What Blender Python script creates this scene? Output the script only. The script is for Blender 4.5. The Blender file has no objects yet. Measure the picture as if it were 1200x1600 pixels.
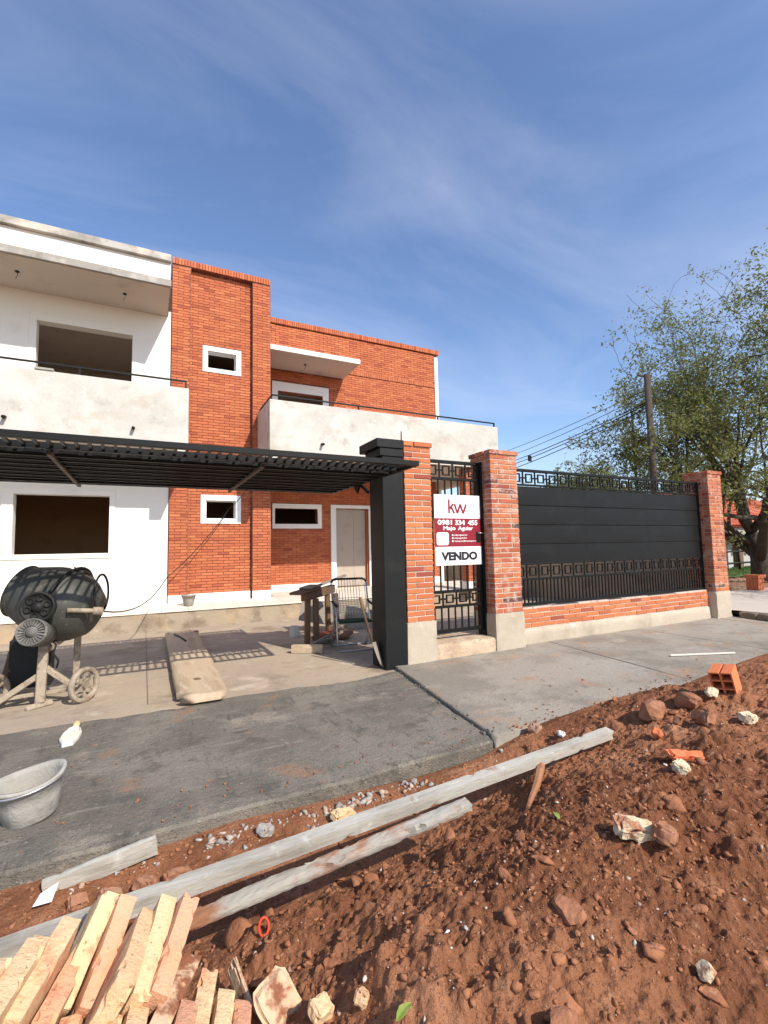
import bpy, bmesh, math, random
import numpy as np
from mathutils import Vector, Matrix, Euler, noise as mnoise

random.seed(7); RNG = np.random.default_rng(7)
scene = bpy.context.scene
COL = scene.collection

# ------------------------------------------------------------------ camera
cam_data = bpy.data.cameras.new('camera')
cam = bpy.data.objects.new('camera', cam_data); COL.objects.link(cam)
cam_data.sensor_fit = 'HORIZONTAL'; cam_data.sensor_width = 36.0
cam_data.lens = 738.24 / 1200 * 36
cam_data.clip_start = 0.05; cam_data.clip_end = 2000
Rv = Vector((0.8919998, -0.45154535, -0.02105129))
Dv = Vector((0.01733386, 0.0807034, -0.99658743))
Fv = Vector((0.45170332, 0.88859089, 0.07981444))
cm = Matrix.Identity(4)
for i in range(3):
    cm[i][0] = Rv[i]; cm[i][1] = -Dv[i]; cm[i][2] = -Fv[i]
cm[0][3], cm[1][3], cm[2][3] = 0, 0, 1.35
cam.matrix_world = cm
scene.camera = cam

# ------------------------------------------------------------------ light
SUN = Vector((0.34, -1.0, 0.90)).normalized()        # towards the sun
world = bpy.data.worlds.new('World'); scene.world = world; world.use_nodes = True
wn = world.node_tree; wn.nodes.clear()
def wnode(t, **k):
    n = wn.nodes.new(t)
    for a, b in k.items(): setattr(n, a, b)
    return n
sky = wnode('ShaderNodeTexSky', sky_type='NISHITA', sun_disc=False)
sky.sun_elevation = math.asin(SUN.z); sky.sun_rotation = math.atan2(SUN.x, SUN.y)
sky.altitude = 100; sky.air_density = 1.0; sky.dust_density = 0.9; sky.ozone_density = 2.2
wtc = wnode('ShaderNodeTexCoord'); wsep = wnode('ShaderNodeSeparateXYZ')
wn.links.new(wtc.outputs['Generated'], wsep.inputs[0])
wadd = wnode('ShaderNodeMath', operation='ADD'); wadd.inputs[1].default_value = 0.12
wmx = wnode('ShaderNodeMath', operation='MAXIMUM'); wmx.inputs[1].default_value = 0.05
wn.links.new(wsep.outputs['Z'], wadd.inputs[0]); wn.links.new(wadd.outputs[0], wmx.inputs[0])
wcomb = wnode('ShaderNodeCombineXYZ')
for a in 'XY':
    d = wnode('ShaderNodeMath', operation='DIVIDE')
    wn.links.new(wsep.outputs[a], d.inputs[0]); wn.links.new(wmx.outputs[0], d.inputs[1])
    wn.links.new(d.outputs[0], wcomb.inputs[a])
wmap = wnode('ShaderNodeMapping'); wmap.inputs['Rotation'].default_value = (0, 0, math.radians(-38))
wmap.inputs['Scale'].default_value = (0.6, 1.15, 1)
wn.links.new(wcomb.outputs[0], wmap.inputs[0])
wno = wnode('ShaderNodeTexNoise'); wno.inputs['Scale'].default_value = 1.3
wno.inputs['Detail'].default_value = 9; wno.inputs['Roughness'].default_value = 0.58
wno.inputs['Distortion'].default_value = 0.7
wn.links.new(wmap.outputs[0], wno.inputs['Vector'])
wr = wnode('ShaderNodeValToRGB')
wr.color_ramp.elements[0].position = 0.40; wr.color_ramp.elements[0].color = (0, 0, 0, 1)
wr.color_ramp.elements[1].position = 0.78; wr.color_ramp.elements[1].color = (1, 1, 1, 1)
wn.links.new(wno.outputs['Fac'], wr.inputs[0])
wfac = wnode('ShaderNodeMath', operation='MULTIPLY'); wfac.inputs[1].default_value = 0.31
wn.links.new(wr.outputs[0], wfac.inputs[0])
wmix = wnode('ShaderNodeMix', data_type='RGBA')
wmix.inputs['B'].default_value = (6.0, 6.4, 7.6, 1)
wn.links.new(wfac.outputs[0], wmix.inputs['Factor'])
whs = wnode('ShaderNodeHueSaturation'); whs.inputs['Hue'].default_value = 0.506; whs.inputs['Saturation'].default_value = 1.06; whs.inputs['Value'].default_value = 1.38
wn.links.new(sky.outputs[0], whs.inputs['Color']); wn.links.new(whs.outputs[0], wmix.inputs['A'])
wbg = wnode('ShaderNodeBackground'); wbg.inputs['Strength'].default_value = 0.14
wout = wnode('ShaderNodeOutputWorld')
wn.links.new(wmix.outputs['Result'], wbg.inputs[0]); wn.links.new(wbg.outputs[0], wout.inputs[0])

sl = bpy.data.lights.new('sun', 'SUN'); sl.energy = 4.9; sl.angle = math.radians(0.53)
sl.color = (1.0, 0.93, 0.83)
so = bpy.data.objects.new('sun', sl); COL.objects.link(so)
so.rotation_euler = SUN.to_track_quat('Z', 'Y').to_euler(); so.location = (3, -6, 12)

vs = scene.view_settings
vs.view_transform = 'Standard'; vs.look = 'None'; vs.exposure = 0.18; vs.gamma = 1.0
vs.use_curve_mapping = False

# ------------------------------------------------------------------ noise (numpy)
_perm = np.random.default_rng(3).random((64, 64))
def vnoise(x, y):
    xi = np.floor(x).astype(int); yi = np.floor(y).astype(int)
    fx = x - xi; fy = y - yi
    fx = fx * fx * (3 - 2 * fx); fy = fy * fy * (3 - 2 * fy)
    g = lambda a, b: _perm[a % 64, b % 64]
    return (g(xi, yi) * (1 - fx) + g(xi + 1, yi) * fx) * (1 - fy) + (g(xi, yi + 1) * (1 - fx) + g(xi + 1, yi + 1) * fx) * fy
def fbm(x, y, f, octv=4, gain=0.5):
    s = 0; a = 1; t = 0
    for o in range(octv):
        s = s + a * (vnoise(x * f + 17.3 * o, y * f + 5.1 * o) - 0.5); t += a
        a *= gain; f *= 2.03
    return s / t * 2

# ------------------------------------------------------------------ materials
MATS = {}
def material(name, color, rough=0.8, layers=(), bump=(), metallic=0.0, spec=0.3, island=None, translucent=0.0):
    """layers: (scale, colour, lo, hi[, stretch xyz, detail]) noise masks in world space; bump: (scale, strength[, stretch, dist])
    island: list of (position, colour) picked at random for each loose piece."""
    m = bpy.data.materials.new(name); m.use_nodes = True; nt = m.node_tree; N = nt.nodes; L = nt.links
    b = N['Principled BSDF']
    geo = N.new('ShaderNodeNewGeometry')
    def noise(scale, stretch=(1, 1, 1), detail=6, rough_=0.6, seed=0):
        mp = N.new('ShaderNodeMapping'); mp.inputs['Scale'].default_value = stretch
        mp.inputs['Location'].default_value = (seed * 3.7, seed * 1.3, seed * 2.1)
        L.new(geo.outputs['Position'], mp.inputs[0])
        n = N.new('ShaderNodeTexNoise'); n.inputs['Scale'].default_value = scale
        n.inputs['Detail'].default_value = detail; n.inputs['Roughness'].default_value = rough_
        L.new(mp.outputs[0], n.inputs['Vector']); return n.outputs['Fac']
    if island:
        oi = N.new('ShaderNodeObjectInfo'); ad = N.new('ShaderNodeMath'); ad.operation = 'ADD'
        L.new(geo.outputs['Random Per Island'], ad.inputs[0]); L.new(oi.outputs['Random'], ad.inputs[1])
        fr = N.new('ShaderNodeMath'); fr.operation = 'FRACT'; L.new(ad.outputs[0], fr.inputs[0])
        r = N.new('ShaderNodeValToRGB'); cr = r.color_ramp; cr.interpolation = 'LINEAR'
        cr.elements[0].position = island[0][0]; cr.elements[0].color = (*island[0][1], 1)
        cr.elements[1].position = island[-1][0]; cr.elements[1].color = (*island[-1][1], 1)
        for p, c in island[1:-1]:
            e = cr.elements.new(p); e.color = (*c, 1)
        L.new(fr.outputs[0], r.inputs[0]); cur = r.outputs[0]
    else:
        rgb = N.new('ShaderNodeRGB'); rgb.outputs[0].default_value = (*color, 1); cur = rgb.outputs[0]
    for i, ly in enumerate(layers):
        sc, c2, lo, hi = ly[:4]
        st = ly[4] if len(ly) > 4 else (1, 1, 1); det = ly[5] if len(ly) > 5 else 6
        mr = N.new('ShaderNodeMapRange'); mr.inputs['From Min'].default_value = lo; mr.inputs['From Max'].default_value = hi
        mr.interpolation_type = 'SMOOTHSTEP'
        L.new(noise(sc, st, det, 0.62, i + 1), mr.inputs['Value'])
        mx = N.new('ShaderNodeMix'); mx.data_type = 'RGBA'
        L.new(mr.outputs[0], mx.inputs['Factor']); L.new(cur, mx.inputs['A']); mx.inputs['B'].default_value = (*c2, 1)
        cur = mx.outputs['Result']
    L.new(cur, b.inputs['Base Color'])
    b.inputs['Roughness'].default_value = rough; b.inputs['Metallic'].default_value = metallic
    b.inputs['Specular IOR Level'].default_value = spec
    nrm = None
    for i, bp in enumerate(bump):
        sc, stg = bp[:2]; st = bp[2] if len(bp) > 2 and bp[2] else (1, 1, 1); dist = bp[3] if len(bp) > 3 else 0.01
        bn = N.new('ShaderNodeBump'); bn.inputs['Strength'].default_value = stg; bn.inputs['Distance'].default_value = dist
        L.new(noise(sc, st, 8, 0.6, i + 5), bn.inputs['Height'])
        if nrm: L.new(nrm, bn.inputs['Normal'])
        nrm = bn.outputs[0]
    if nrm: L.new(nrm, b.inputs['Normal'])
    if translucent:
        tr = N.new('ShaderNodeBsdfTranslucent'); L.new(cur, tr.inputs[0])
        ms = N.new('ShaderNodeMixShader'); ms.inputs[0].default_value = translucent
        L.new(b.outputs[0], ms.inputs[1]); L.new(tr.outputs[0], ms.inputs[2])
        L.new(ms.outputs[0], N['Material Output'].inputs[0])
    MATS[name] = m; return m
MT = lambda n: MATS[n]
BR = [(0.0, (.435, .127, .056)), (.25, (.485, .148, .064)), (.5, (.40, .112, .051)), (.7, (.53, .178, .078)), (.88, (.46, .13, .058)), (1.0, (.31, .075, .042))]
material('house_brick', (0, 0, 0), .85, [(9, (.50, .21, .13), .62, .82), (.9, (.30, .085, .048), .58, .78), (3.5, (.52, .30, .21), .66, .80)], [(60, .35)], island=BR)
BP = [(0.0, (.45, .135, .054)), (.35, (.52, .172, .068)), (.6, (.40, .112, .049)), (.8, (.55, .20, .082)), (.95, (.33, .08, .048)), (1.0, (.25, .06, .042))]
material('pillar_brick', (0, 0, 0), .85, [(11, (.58, .27, .16), .62, .80), (25, (.32, .07, .04), .60, .75)], [(45, .5)], island=BP)
BW = [(0.0, (.33, .082, .042)), (.3, (.42, .13, .065)), (.55, (.49, .158, .064)), (.75, (.45, .18, .10)), (.9, (.26, .065, .045)), (1.0, (.085, .05, .045))]
material('worn_brick', (0, 0, 0), .88, [(9, (.54, .34, .26), .49, .70), (20, (.10, .045, .035), .62, .76)], [(45, .6)], island=BW)
material('mortar', (.46, .29, .20), .95, [(6, (.62, .52, .44), .55, .75)], [(50, .5)])
material('house_mortar', (.24, .085, .052), .95, [(4, (.42, .22, .14), .5, .7)], [(50, .4)])
material('pale_mortar', (.52, .43, .36), .95, [(8, (.36, .24, .18), .5, .7)], [(50, .5)])
material('white_paint', (.78, .755, .69), .75, [(1.4, (.68, .655, .59), .58, .80), (18, (.70, .68, .62), .60, .78)], [(70, .12), (3, .12, None, .02)])
material('raw_plaster', (.49, .465, .415), .85, [(1.6, (.58, .555, .505), .40, .62), (3.4, (.36, .335, .29), .52, .80), (1.1, (.44, .375, .30), .52, .74, (1, 1, 1.8)), (.9, (.56, .53, .475), .50, .66), (11, (.64, .615, .57), .58, .74), (26, (.40, .375, .33), .60, .74)], [(30, .25), (5, .2, None, .02)])
material('bare_plaster', (.32, .30, .265), .9, [(2.2, (.45, .425, .385), .45, .62), (4, (.20, .185, .16), .54, .72), (1.2, (.62, .55, .46), .55, .7)], [(40, .3)])
material('soffit', (.62, .55, .47), .9, [(2, (.50, .44, .38), .5, .75)], [(60, .15)])
material('interior_plaster', (.58, .49, .41), .95, [(2, (.50, .42, .35), .5, .75)], [(40, .2)])
material('interior_brown', (.46, .29, .17), .95, [(2, (.38, .23, .13), .5, .75)], [(40, .2)])
material('frame_white', (.84, .83, .80), .55, [(6, (.74, .72, .68), .60, .80)], [(90, .08)])
material('tile_pale', (.74, .66, .56), .5, [(5, (.62, .52, .43), .5, .75)], [(60, .08)])
material('terrace_edge', (.36, .29, .21), .95, [(3, (.22, .17, .12), .48, .68), (9, (.52, .44, .34), .60, .78), (1.1, (.46, .34, .22), .5, .7)], [(30, .6), (7, .5, None, .02)])
material('door_primer', (.42, .36, .30), .6, [(3, (.36, .30, .25), .5, .75)], [(60, .06)])
material('door_wood', (.36, .12, .05), .6, [(8, (.25, .08, .03), .5, .7, (1, 1, .1))], [(40, .1)])
material('black_metal', (.0062, .0065, .0065), .50, [(4, (.011, .011, .010), .5, .75), (22, (.035, .032, .028), .70, .84)], [(40, .04)], spec=.22)
material('black_pillar', (.011, .0115, .0115), .55, [(3, (.018, .0185, .018), .5, .75), (7, (.07, .068, .062), .67, .80, (1, 1, 2.2))], [(50, .15)], spec=.2)
material('brown_steel', (.055, .038, .03), .6, [(6, (.16, .09, .06), .5, .7)], [(40, .1)])
material('old_concrete', (.40, .325, .235), .95, [(1.5, (.27, .21, .15), .50, .64), (2.0, (.42, .29, .185), .62, .78, (.5, 1.6, 1)), (5, (.26, .205, .155), .58, .72, (.4, 1.8, 1)), (1.1, (.36, .285, .22), .42, .66), (3.2, (.50, .42, .32), .54, .72), (8, (.34, .255, .19), .58, .76, (2, .5, 1)), (.6, (.48, .34, .24), .55, .72), (42, (.27, .21, .16), .66, .76)], [(70, .5), (14, .4, None, .02)])
material('fresh_concrete', (.165, .147, .120), .9, [(1.3, (.235, .208, .168), .42, .62), (4.5, (.125, .113, .095), .50, .68), (2.1, (.33, .28, .22), .56, .74), (2.3, (.30, .175, .11), .60, .74), (6, (.36, .19, .11), .64, .74), (34, (.32, .28, .23), .60, .70), (14, (.105, .096, .082), .62, .76), (7, (.26, .235, .195), .56, .72, (.35, 2.2, 1)), (9, (.11, .10, .085), .58, .72, (1.8, .3, 1)), (80, (.07, .064, .056), .58, .66)], [(110, 1.0), (26, .8, None, .015), (6, .3, None, .02)])
material('sidewalk', (.335, .295, .240), .9, [(1.1, (.24, .212, .172), .42, .60), (2.4, (.43, .36, .285), .56, .76, (.5, 1.5, 1)), (2.6, (.37, .235, .155), .55, .72), (.7, (.36, .325, .275), .5, .7), (9, (.20, .175, .145), .58, .72), (60, (.15, .13, .11), .60, .70)], [(80, .8), (22, .6, None, .012), (9, .35, None, .02)])
material('plinth_concrete', (.46, .39, .30), .95, [(2, (.36, .30, .225), .45, .68), (7, (.56, .50, .42), .56, .76), (14, (.28, .22, .16), .66, .8)], [(50, .4), (9, .3, None, .02)])
material('step_concrete', (.52, .40, .28), .95, [(3, (.42, .30, .20), .45, .68), (9, (.60, .52, .42), .56, .76), (5, (.36, .26, .15), .62, .76)], [(40, .7), (9, .6, None, .03)])
material('dirt', (.345, .150, .076), 1.0, [(1.0, (.22, .088, .043), .45, .60), (2.2, (.47, .23, .125), .54, .72), (7, (.22, .088, .044), .54, .70), (22, (.41, .205, .115), .56, .70), (60, (.20, .080, .041), .58, .68), (120, (.50, .30, .20), .64, .72)], [(150, 1.0, None, .008), (60, 1.0, None, .012), (28, .8, None, .02)], spec=.12)
material('clod', (.345, .150, .077), 1.0, [(8, (.25, .105, .053), .45, .66), (30, (.46, .25, .15), .58, .76)], [(70, .8, None, .01)], spec=.12)
material('pebble', (0, 0, 0), .95, [(30, (.30, .13, .07), .55, .72)], [(60, .5)], island=[(0, (.50, .42, .34)), (.4, (.32, .16, .09)), (.7, (.40, .36, .32)), (.92, (.62, .54, .44)), (1, (.70, .66, .60))], spec=.15)
material('rubble', (0, 0, 0), .95, [(20, (.24, .20, .17), .55, .72)], [(60, .6)], island=[(0, (.40, .37, .33)), (.4, (.28, .25, .22)), (.7, (.50, .44, .37)), (1, (.38, .20, .12))], spec=.15)
material('yellow_brick', (0, 0, 0), .9, [(9, (.66, .32, .17), .54, .68), (5, (.62, .25, .15), .60, .70), (26, (.54, .36, .20), .56, .74), (70, (.30, .18, .11), .62, .70)], [(110, .9, None, .006), (34, .7, None, .006), (12, .4, None, .008)], island=[(0, (.68, .47, .25)), (.3, (.72, .52, .30)), (.55, (.62, .36, .20)), (.8, (.72, .54, .32)), (1, (.62, .31, .19))], spec=.15)
material('muddy_brick', (.60, .42, .27), .95, [(7, (.24, .09, .045), .50, .60), (20, (.60, .36, .20), .58, .74)], [(50, .6)])
material('rock', (.34, .165, .095), .95, [(6, (.48, .33, .23), .58, .74), (15, (.27, .115, .06), .45, .60), (4, (.33, .145, .075), .5, .6)], [(40, .7), (12, .5, None, .02)])
material('pale_stone', (.62, .52, .35), .95, [(9, (.46, .33, .20), .50, .70), (14, (.38, .18, .10), .56, .66)], [(60, .9), (20, .6, None, .01)])
material('hollow_brick', (.62, .185, .075), .85, [(9, (.52, .14, .055), .52, .72)], [(60, .3)])
material('beam_wood', (.42, .395, .34), .95, [(5, (.25, .225, .185), .46, .66, (.25, 1, 1)), (2.6, (.28, .13, .07), .66, .72), (12, (.52, .495, .44), .56, .74), (40, (.20, .17, .14), .62, .72, (.3, 1, 1))], [(60, .5, (.15, 1, 1), .01), (12, .3)])
material('muddy_wood', (.38, .35, .30), .95, [(4, (.30, .14, .075), .48, .58, (.5, 1, 1)), (9, (.22, .17, .14), .56, .72, (.3, 1, 1))], [(50, .6, (.2, 1, 1), .01)])
material('plank_wood', (.50, .385, .26), .9, [(5, (.38, .275, .18), .46, .68, (1, .12, 1)), (11, (.58, .48, .36), .55, .74, (1, .3, 1)), (26, (.22, .14, .085), .68, .78)], [(50, .6, (1, .08, 1), .01)])
material('dark_wood', (.17, .10, .055), .85, [(6, (.10, .06, .035), .48, .68, (1, 1, .15)), (14, (.27, .19, .12), .60, .76)], [(40, .4, (1, 1, .1))])
material('grey_wood', (.26, .22, .18), .9, [(5, (.17, .14, .11), .48, .68)], [(40, .3)])
material('drum_steel', (.070, .070, .062), .55, [(5, (.095, .096, .088), .50, .70), (14, (.20, .18, .15), .58, .74), (3, (.045, .047, .044), .5, .7), (5, (.16, .14, .115), .60, .72)], [(50, .3), (10, .2)], metallic=.25)
material('cement_steel', (.36, .295, .22), .9, [(6, (.22, .17, .125), .46, .62), (16, (.22, .10, .05), .58, .68), (30, (.46, .40, .32), .58, .7)], [(50, .6)])
material('dark_rubber', (.013, .013, .0125), .6, [(10, (.04, .037, .034), .64, .80)], [(40, .2)])
material('motor_grey', (.13, .122, .11), .7, [(10, (.33, .31, .28), .52, .72)], [(60, .4)])
material('yellow_paint', (.52, .27, .055), .6, [(9, (.30, .20, .10), .52, .72)], [(40, .3)])
material('brown_sack', (.11, .065, .045), .95, [(9, (.16, .10, .07), .5, .7)], [(40, .4)])
material('bucket_plastic', (.34, .32, .28), .85, [(4, (.43, .41, .37), .46, .68), (9, (.29, .265, .225), .54, .72), (6, (.34, .17, .10), .68, .74)], [(50, .5), (14, .3, None, .006)])
material('dirty_bucket', (.26, .235, .20), .9, [(9, (.46, .42, .36), .52, .70)], [(50, .5)])
material('white_plastic', (.70, .67, .58), .6, [(14, (.54, .50, .42), .58, .76)], [(50, .2)])
material('pale_orange', (.74, .46, .24), .7, [], [(50, .2)])
material('chrome_tube', (.50, .50, .50), .35, [(12, (.36, .33, .30), .55, .75)], [], metallic=.7)
material('cord_pale', (.66, .60, .52), .8)
material('green_fabric', (.022, .060, .032), .9, [(16, (.035, .09, .05), .5, .7)], [(80, .4)])
material('paper', (.82, .82, .82), .8)
material('sign_white', (.84, .84, .85), .45, [(5, (.78, .78, .79), .62, .8)], [(6, .08, None, .01)])
material('sign_red', (.235, .014, .026), .45, [], [(6, .08, None, .01)])
material('sign_black', (.018, .018, .022), .5)
material('sign_grey', (.42, .42, .44), .5)
material('red_pipe', (.68, .07, .03), .5)
material('leaf_green', (.20, .28, .05), .6, [(20, (.36, .30, .10), .5, .7)])
material('stick_wood', (.34, .16, .085), .9, [(20, (.24, .11, .06), .5, .7)], [(60, .4)])
material('bark', (.055, .044, .034), .95, [(9, (.10, .085, .065), .52, .70, (1, 1, .3))], [(30, .8, (1, 1, .25), .02)])
material('leaf', (0, 0, 0), .65, [], island=[(0, (.17, .19, .050)), (.4, (.24, .25, .075)), (.7, (.13, .155, .046)), (.93, (.31, .29, .11)), (1, (.33, .28, .12))], translucent=.5)
material('pole_wood', (.07, .056, .044), .95, [(6, (.11, .09, .072), .5, .7, (1, 1, .1))], [(30, .3)])
material('cable', (.02, .02, .02), .7)
material('grey_cable', (.10, .095, .09), .7)
material('roof_tile', (0, 0, 0), .9, [(6, (.56, .30, .20), .58, .76)], [(30, .3)], island=[(0, (.46, .09, .045)), (.5, (.56, .14, .075)), (.85, (.40, .07, .04)), (1, (.62, .30, .20))])
material('nbr_wall', (.42, .42, .40), .9, [(1.5, (.36, .36, .34), .5, .7)])
material('fascia', (.36, .34, .31), .9)
material('grass', (.075, .115, .028), .95, [(3, (.12, .14, .045), .5, .7)], [(60, .6)])
material('grass_blade', (0, 0, 0), .8, island=[(0, (.06, .12, .02)), (1, (.14, .18, .05))], translucent=.3)
material('path_concrete', (.52, .45, .38), .95, [(1.2, (.44, .37, .31), .45, .7)], [(50, .4)])
material('ground_soil', (.30, .175, .105), 1.0, [(.5, (.36, .24, .16), .45, .65), (3, (.22, .12, .07), .5, .7)], [(30, .5)])
material('terracotta', (.52, .15, .07), .85, [(9, (.42, .11, .05), .5, .7)], [(40, .3)])
material('stone_curb', (.20, .155, .11), .95, [(5, (.32, .26, .19), .50, .70), (11, (.10, .075, .055), .55, .72)], [(25, .8, None, .03)])
material('rust_red', (.30, .07, .035), .8, [(8, (.20, .10, .06), .5, .7)], [(40, .3)])

# ------------------------------------------------------------------ mesh helpers
class MB:
    def __init__(s): s.v = []; s.f = []
    def add(s, vs, fs):
        o = len(s.v); s.v.extend([tuple(p) for p in vs]); s.f.extend([tuple(i + o for i in f) for f in fs]); return s
    def box(s, x0, x1, y0, y1, z0, z1, c=0.0):
        return s.obox(Matrix.Translation(((x0 + x1) / 2, (y0 + y1) / 2, (z0 + z1) / 2)), (x1 - x0, y1 - y0, z1 - z0), c)
    def obox(s, mtx, size, c=0.0):
        hx, hy, hz = size[0] / 2, size[1] / 2, size[2] / 2
        if c <= 0:
            vs = [mtx @ Vector((a * hx, b * hy, d * hz)) for a in (-1, 1) for b in (-1, 1) for d in (-1, 1)]
            return s.add(vs, [(0, 1, 3, 2), (4, 6, 7, 5), (0, 4, 5, 1), (2, 3, 7, 6), (0, 2, 6, 4), (1, 5, 7, 3)])
        c = min(c, hx * .9, hy * .9, hz * .9)
        pts = []; idx = {}
        for a in (-1, 1):
            for b in (-1, 1):
                for d in (-1, 1):
                    for k in range(3):
                        p = [a * (hx - c), b * (hy - c), d * (hz - c)]; p[k] = (a * hx, b * hy, d * hz)[k]
                        idx[(a, b, d, k)] = len(pts); pts.append(mtx @ Vector(p))
        F = []; I = idx
        for a in (-1, 1):
            F.append([I[(a, -1, -1, 0)], I[(a, 1, -1, 0)], I[(a, 1, 1, 0)], I[(a, -1, 1, 0)]][::a])
            F.append([I[(-1, a, -1, 1)], I[(-1, a, 1, 1)], I[(1, a, 1, 1)], I[(1, a, -1, 1)]][::a])
            F.append([I[(-1, -1, a, 2)], I[(1, -1, a, 2)], I[(1, 1, a, 2)], I[(-1, 1, a, 2)]][::a])
            for b in (-1, 1):
                F.append([I[(a, b, -1, 0)], I[(a, b, -1, 1)], I[(a, b, 1, 1)], I[(a, b, 1, 0)]][::a * b])
                F.append([I[(a, -1, b, 0)], I[(a, 1, b, 0)], I[(a, 1, b, 2)], I[(a, -1, b, 2)]][::a * b])
                F.append([I[(-1, a, b, 1)], I[(-1, a, b, 2)], I[(1, a, b, 2)], I[(1, a, b, 1)]][::a * b])
                for d in (-1, 1):
                    F.append([I[(a, b, d, 0)], I[(a, b, d, 1)], I[(a, b, d, 2)]][::a * b * d])
        return s.add(pts, F)
    def bar(s, p, q, w, h=None, up=(0, 0, 1), c=0.0):
        p, q = Vector(p), Vector(q); h = h or w; d = q - p; L = d.length; x = d.normalized(); u = Vector(up)
        if abs(x.dot(u)) > .98: u = Vector((0, 1, 0))
        y = u.cross(x).normalized(); z = x.cross(y)
        m = Matrix((x, y, z)).transposed().to_4x4(); m.translation = (p + q) / 2
        return s.obox(m, (L, w, h), c)
    def tube(s, pts, rad, n=8, closed=False, cap=True):
        pts = [Vector(p) for p in pts]; k = len(pts)
        if not hasattr(rad, '__len__'): rad = [rad] * k
        rings = []; prev = None
        for i, p in enumerate(pts):
            if closed: t = pts[(i + 1) % k] - pts[i - 1]
            else: t = pts[min(i + 1, k - 1)] - pts[max(i - 1, 0)]
            t = t.normalized() if t.length > 1e-9 else Vector((0, 0, 1))
            if prev is None:
                a = Vector((0, 0, 1)) if abs(t.z) < .9 else Vector((1, 0, 0)); u = t.cross(a).normalized()
            else:
                u = prev - t * prev.dot(t); u = u.normalized() if u.length > 1e-6 else t.orthogonal().normalized()
            prev = u; w = t.cross(u)
            rings.append([p + (u * math.cos(2 * math.pi * j / n) + w * math.sin(2 * math.pi * j / n)) * rad[i] for j in range(n)])
        vs = [q for r in rings for q in r]; fs = []
        for i in range(k if closed else k - 1):
            a = i * n; b = ((i + 1) % k) * n
            for j in range(n): fs.append((a + j, a + (j + 1) % n, b + (j + 1) % n, b + j))
        if cap and not closed: fs.append(tuple(range(n))[::-1]); fs.append(tuple(range((k - 1) * n, k * n)))
        return s.add(vs, fs)
    def lathe(s, prof, n=24, mtx=None, a0=0.0, a1=2 * math.pi):
        mtx = mtx or Matrix.Identity(4); full = abs(a1 - a0 - 2 * math.pi) < 1e-6; cnt = n if full else n + 1
        vs = []
        for r, z in prof:
            for j in range(cnt):
                a = a0 + (a1 - a0) * j / n; vs.append(mtx @ Vector((r * math.cos(a), r * math.sin(a), z)))
        fs = []
        for i in range(len(prof) - 1):
            for j in range(n):
                j2 = (j + 1) % cnt
                fs.append((i * cnt + j, i * cnt + j2, (i + 1) * cnt + j2, (i + 1) * cnt + j))
        return s.add(vs, fs)
    def prism(s, poly, vec):
        poly = [Vector(p) for p in poly]; vec = Vector(vec); n = len(poly)
        vs = poly + [p + vec for p in poly]
        return s.add(vs, [tuple(range(n))[::-1], tuple(range(n, 2 * n))] + [(i, (i + 1) % n, n + (i + 1) % n, n + i) for i in range(n)])
    def mesh(s, name):
        me = bpy.data.meshes.new(name); me.from_pydata(s.v, [], s.f); me.update(); return me
    def build(s, name, mat, parent=None, smooth=False, loc=None):
        return link(name, s.mesh(name), mat, parent, smooth, loc)
def link(name, me, mat, parent=None, smooth=False, loc=None):
    if mat and not me.materials: me.materials.append(MATS[mat])
    if smooth:
        for p in me.polygons: p.use_smooth = True
    o = bpy.data.objects.new(name, me); COL.objects.link(o)
    if loc is not None: o.location = loc
    if parent:
        o.parent = parent
        if parent.type == 'EMPTY' or parent.location.length > 0: o.matrix_parent_inverse = Matrix.Translation(-world_loc(parent))
    return o
def world_loc(o):
    return o.location.copy()
def tag(o, label=None, cat=None, group=None, kind=None):
    if label: o['label'] = label
    if cat: o['category'] = cat
    if group: o['group'] = group
    if kind: o['kind'] = kind
    return o
def thing(name, loc, label, cat, group=None):
    o = bpy.data.objects.new(name, None); COL.objects.link(o); o.location = loc; o.empty_display_size = .1
    return tag(o, label, cat, group)
def struct(o): o['kind'] = 'structure'; return o
def stuff(o): o['kind'] = 'stuff'; return o
def fast_mesh(name, V, F):
    V = np.asarray(V, dtype=np.float32); F = np.asarray(F, dtype=np.int32); k = F.shape[1]
    me = bpy.data.meshes.new(name); me.vertices.add(len(V)); me.vertices.foreach_set('co', V.ravel())
    me.loops.add(F.size); me.loops.foreach_set('vertex_index', F.ravel()); me.polygons.add(len(F))
    me.polygons.foreach_set('loop_start', np.arange(0, F.size, k, dtype=np.int32))
    me.polygons.foreach_set('loop_total', np.full(len(F), k, dtype=np.int32)); me.update(calc_edges=True); return me
def rock_mesh(name, size, seed, sub=2, rough=.25, angular=True, cut=(.55, .85)):
    r = random.Random(seed); bm = bmesh.new(); bmesh.ops.create_icosphere(bm, subdivisions=sub, radius=1)
    planes = [(Vector((r.gauss(0, 1), r.gauss(0, 1), r.gauss(0, 1))).normalized(), r.uniform(*cut)) for _ in range(9)]
    for v in bm.verts:
        p = v.co.copy()
        if angular:
            for n, d in planes:
                t = p.dot(n)
                if t > d: p -= n * (t - d)
        p *= 1 + r.uniform(-.5, .5) * rough * .3
        v.co = Vector((p.x * size[0] / 2, p.y * size[1] / 2, p.z * size[2] / 2))
    me = bpy.data.meshes.new(name); bm.to_mesh(me); bm.free(); return me
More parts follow.
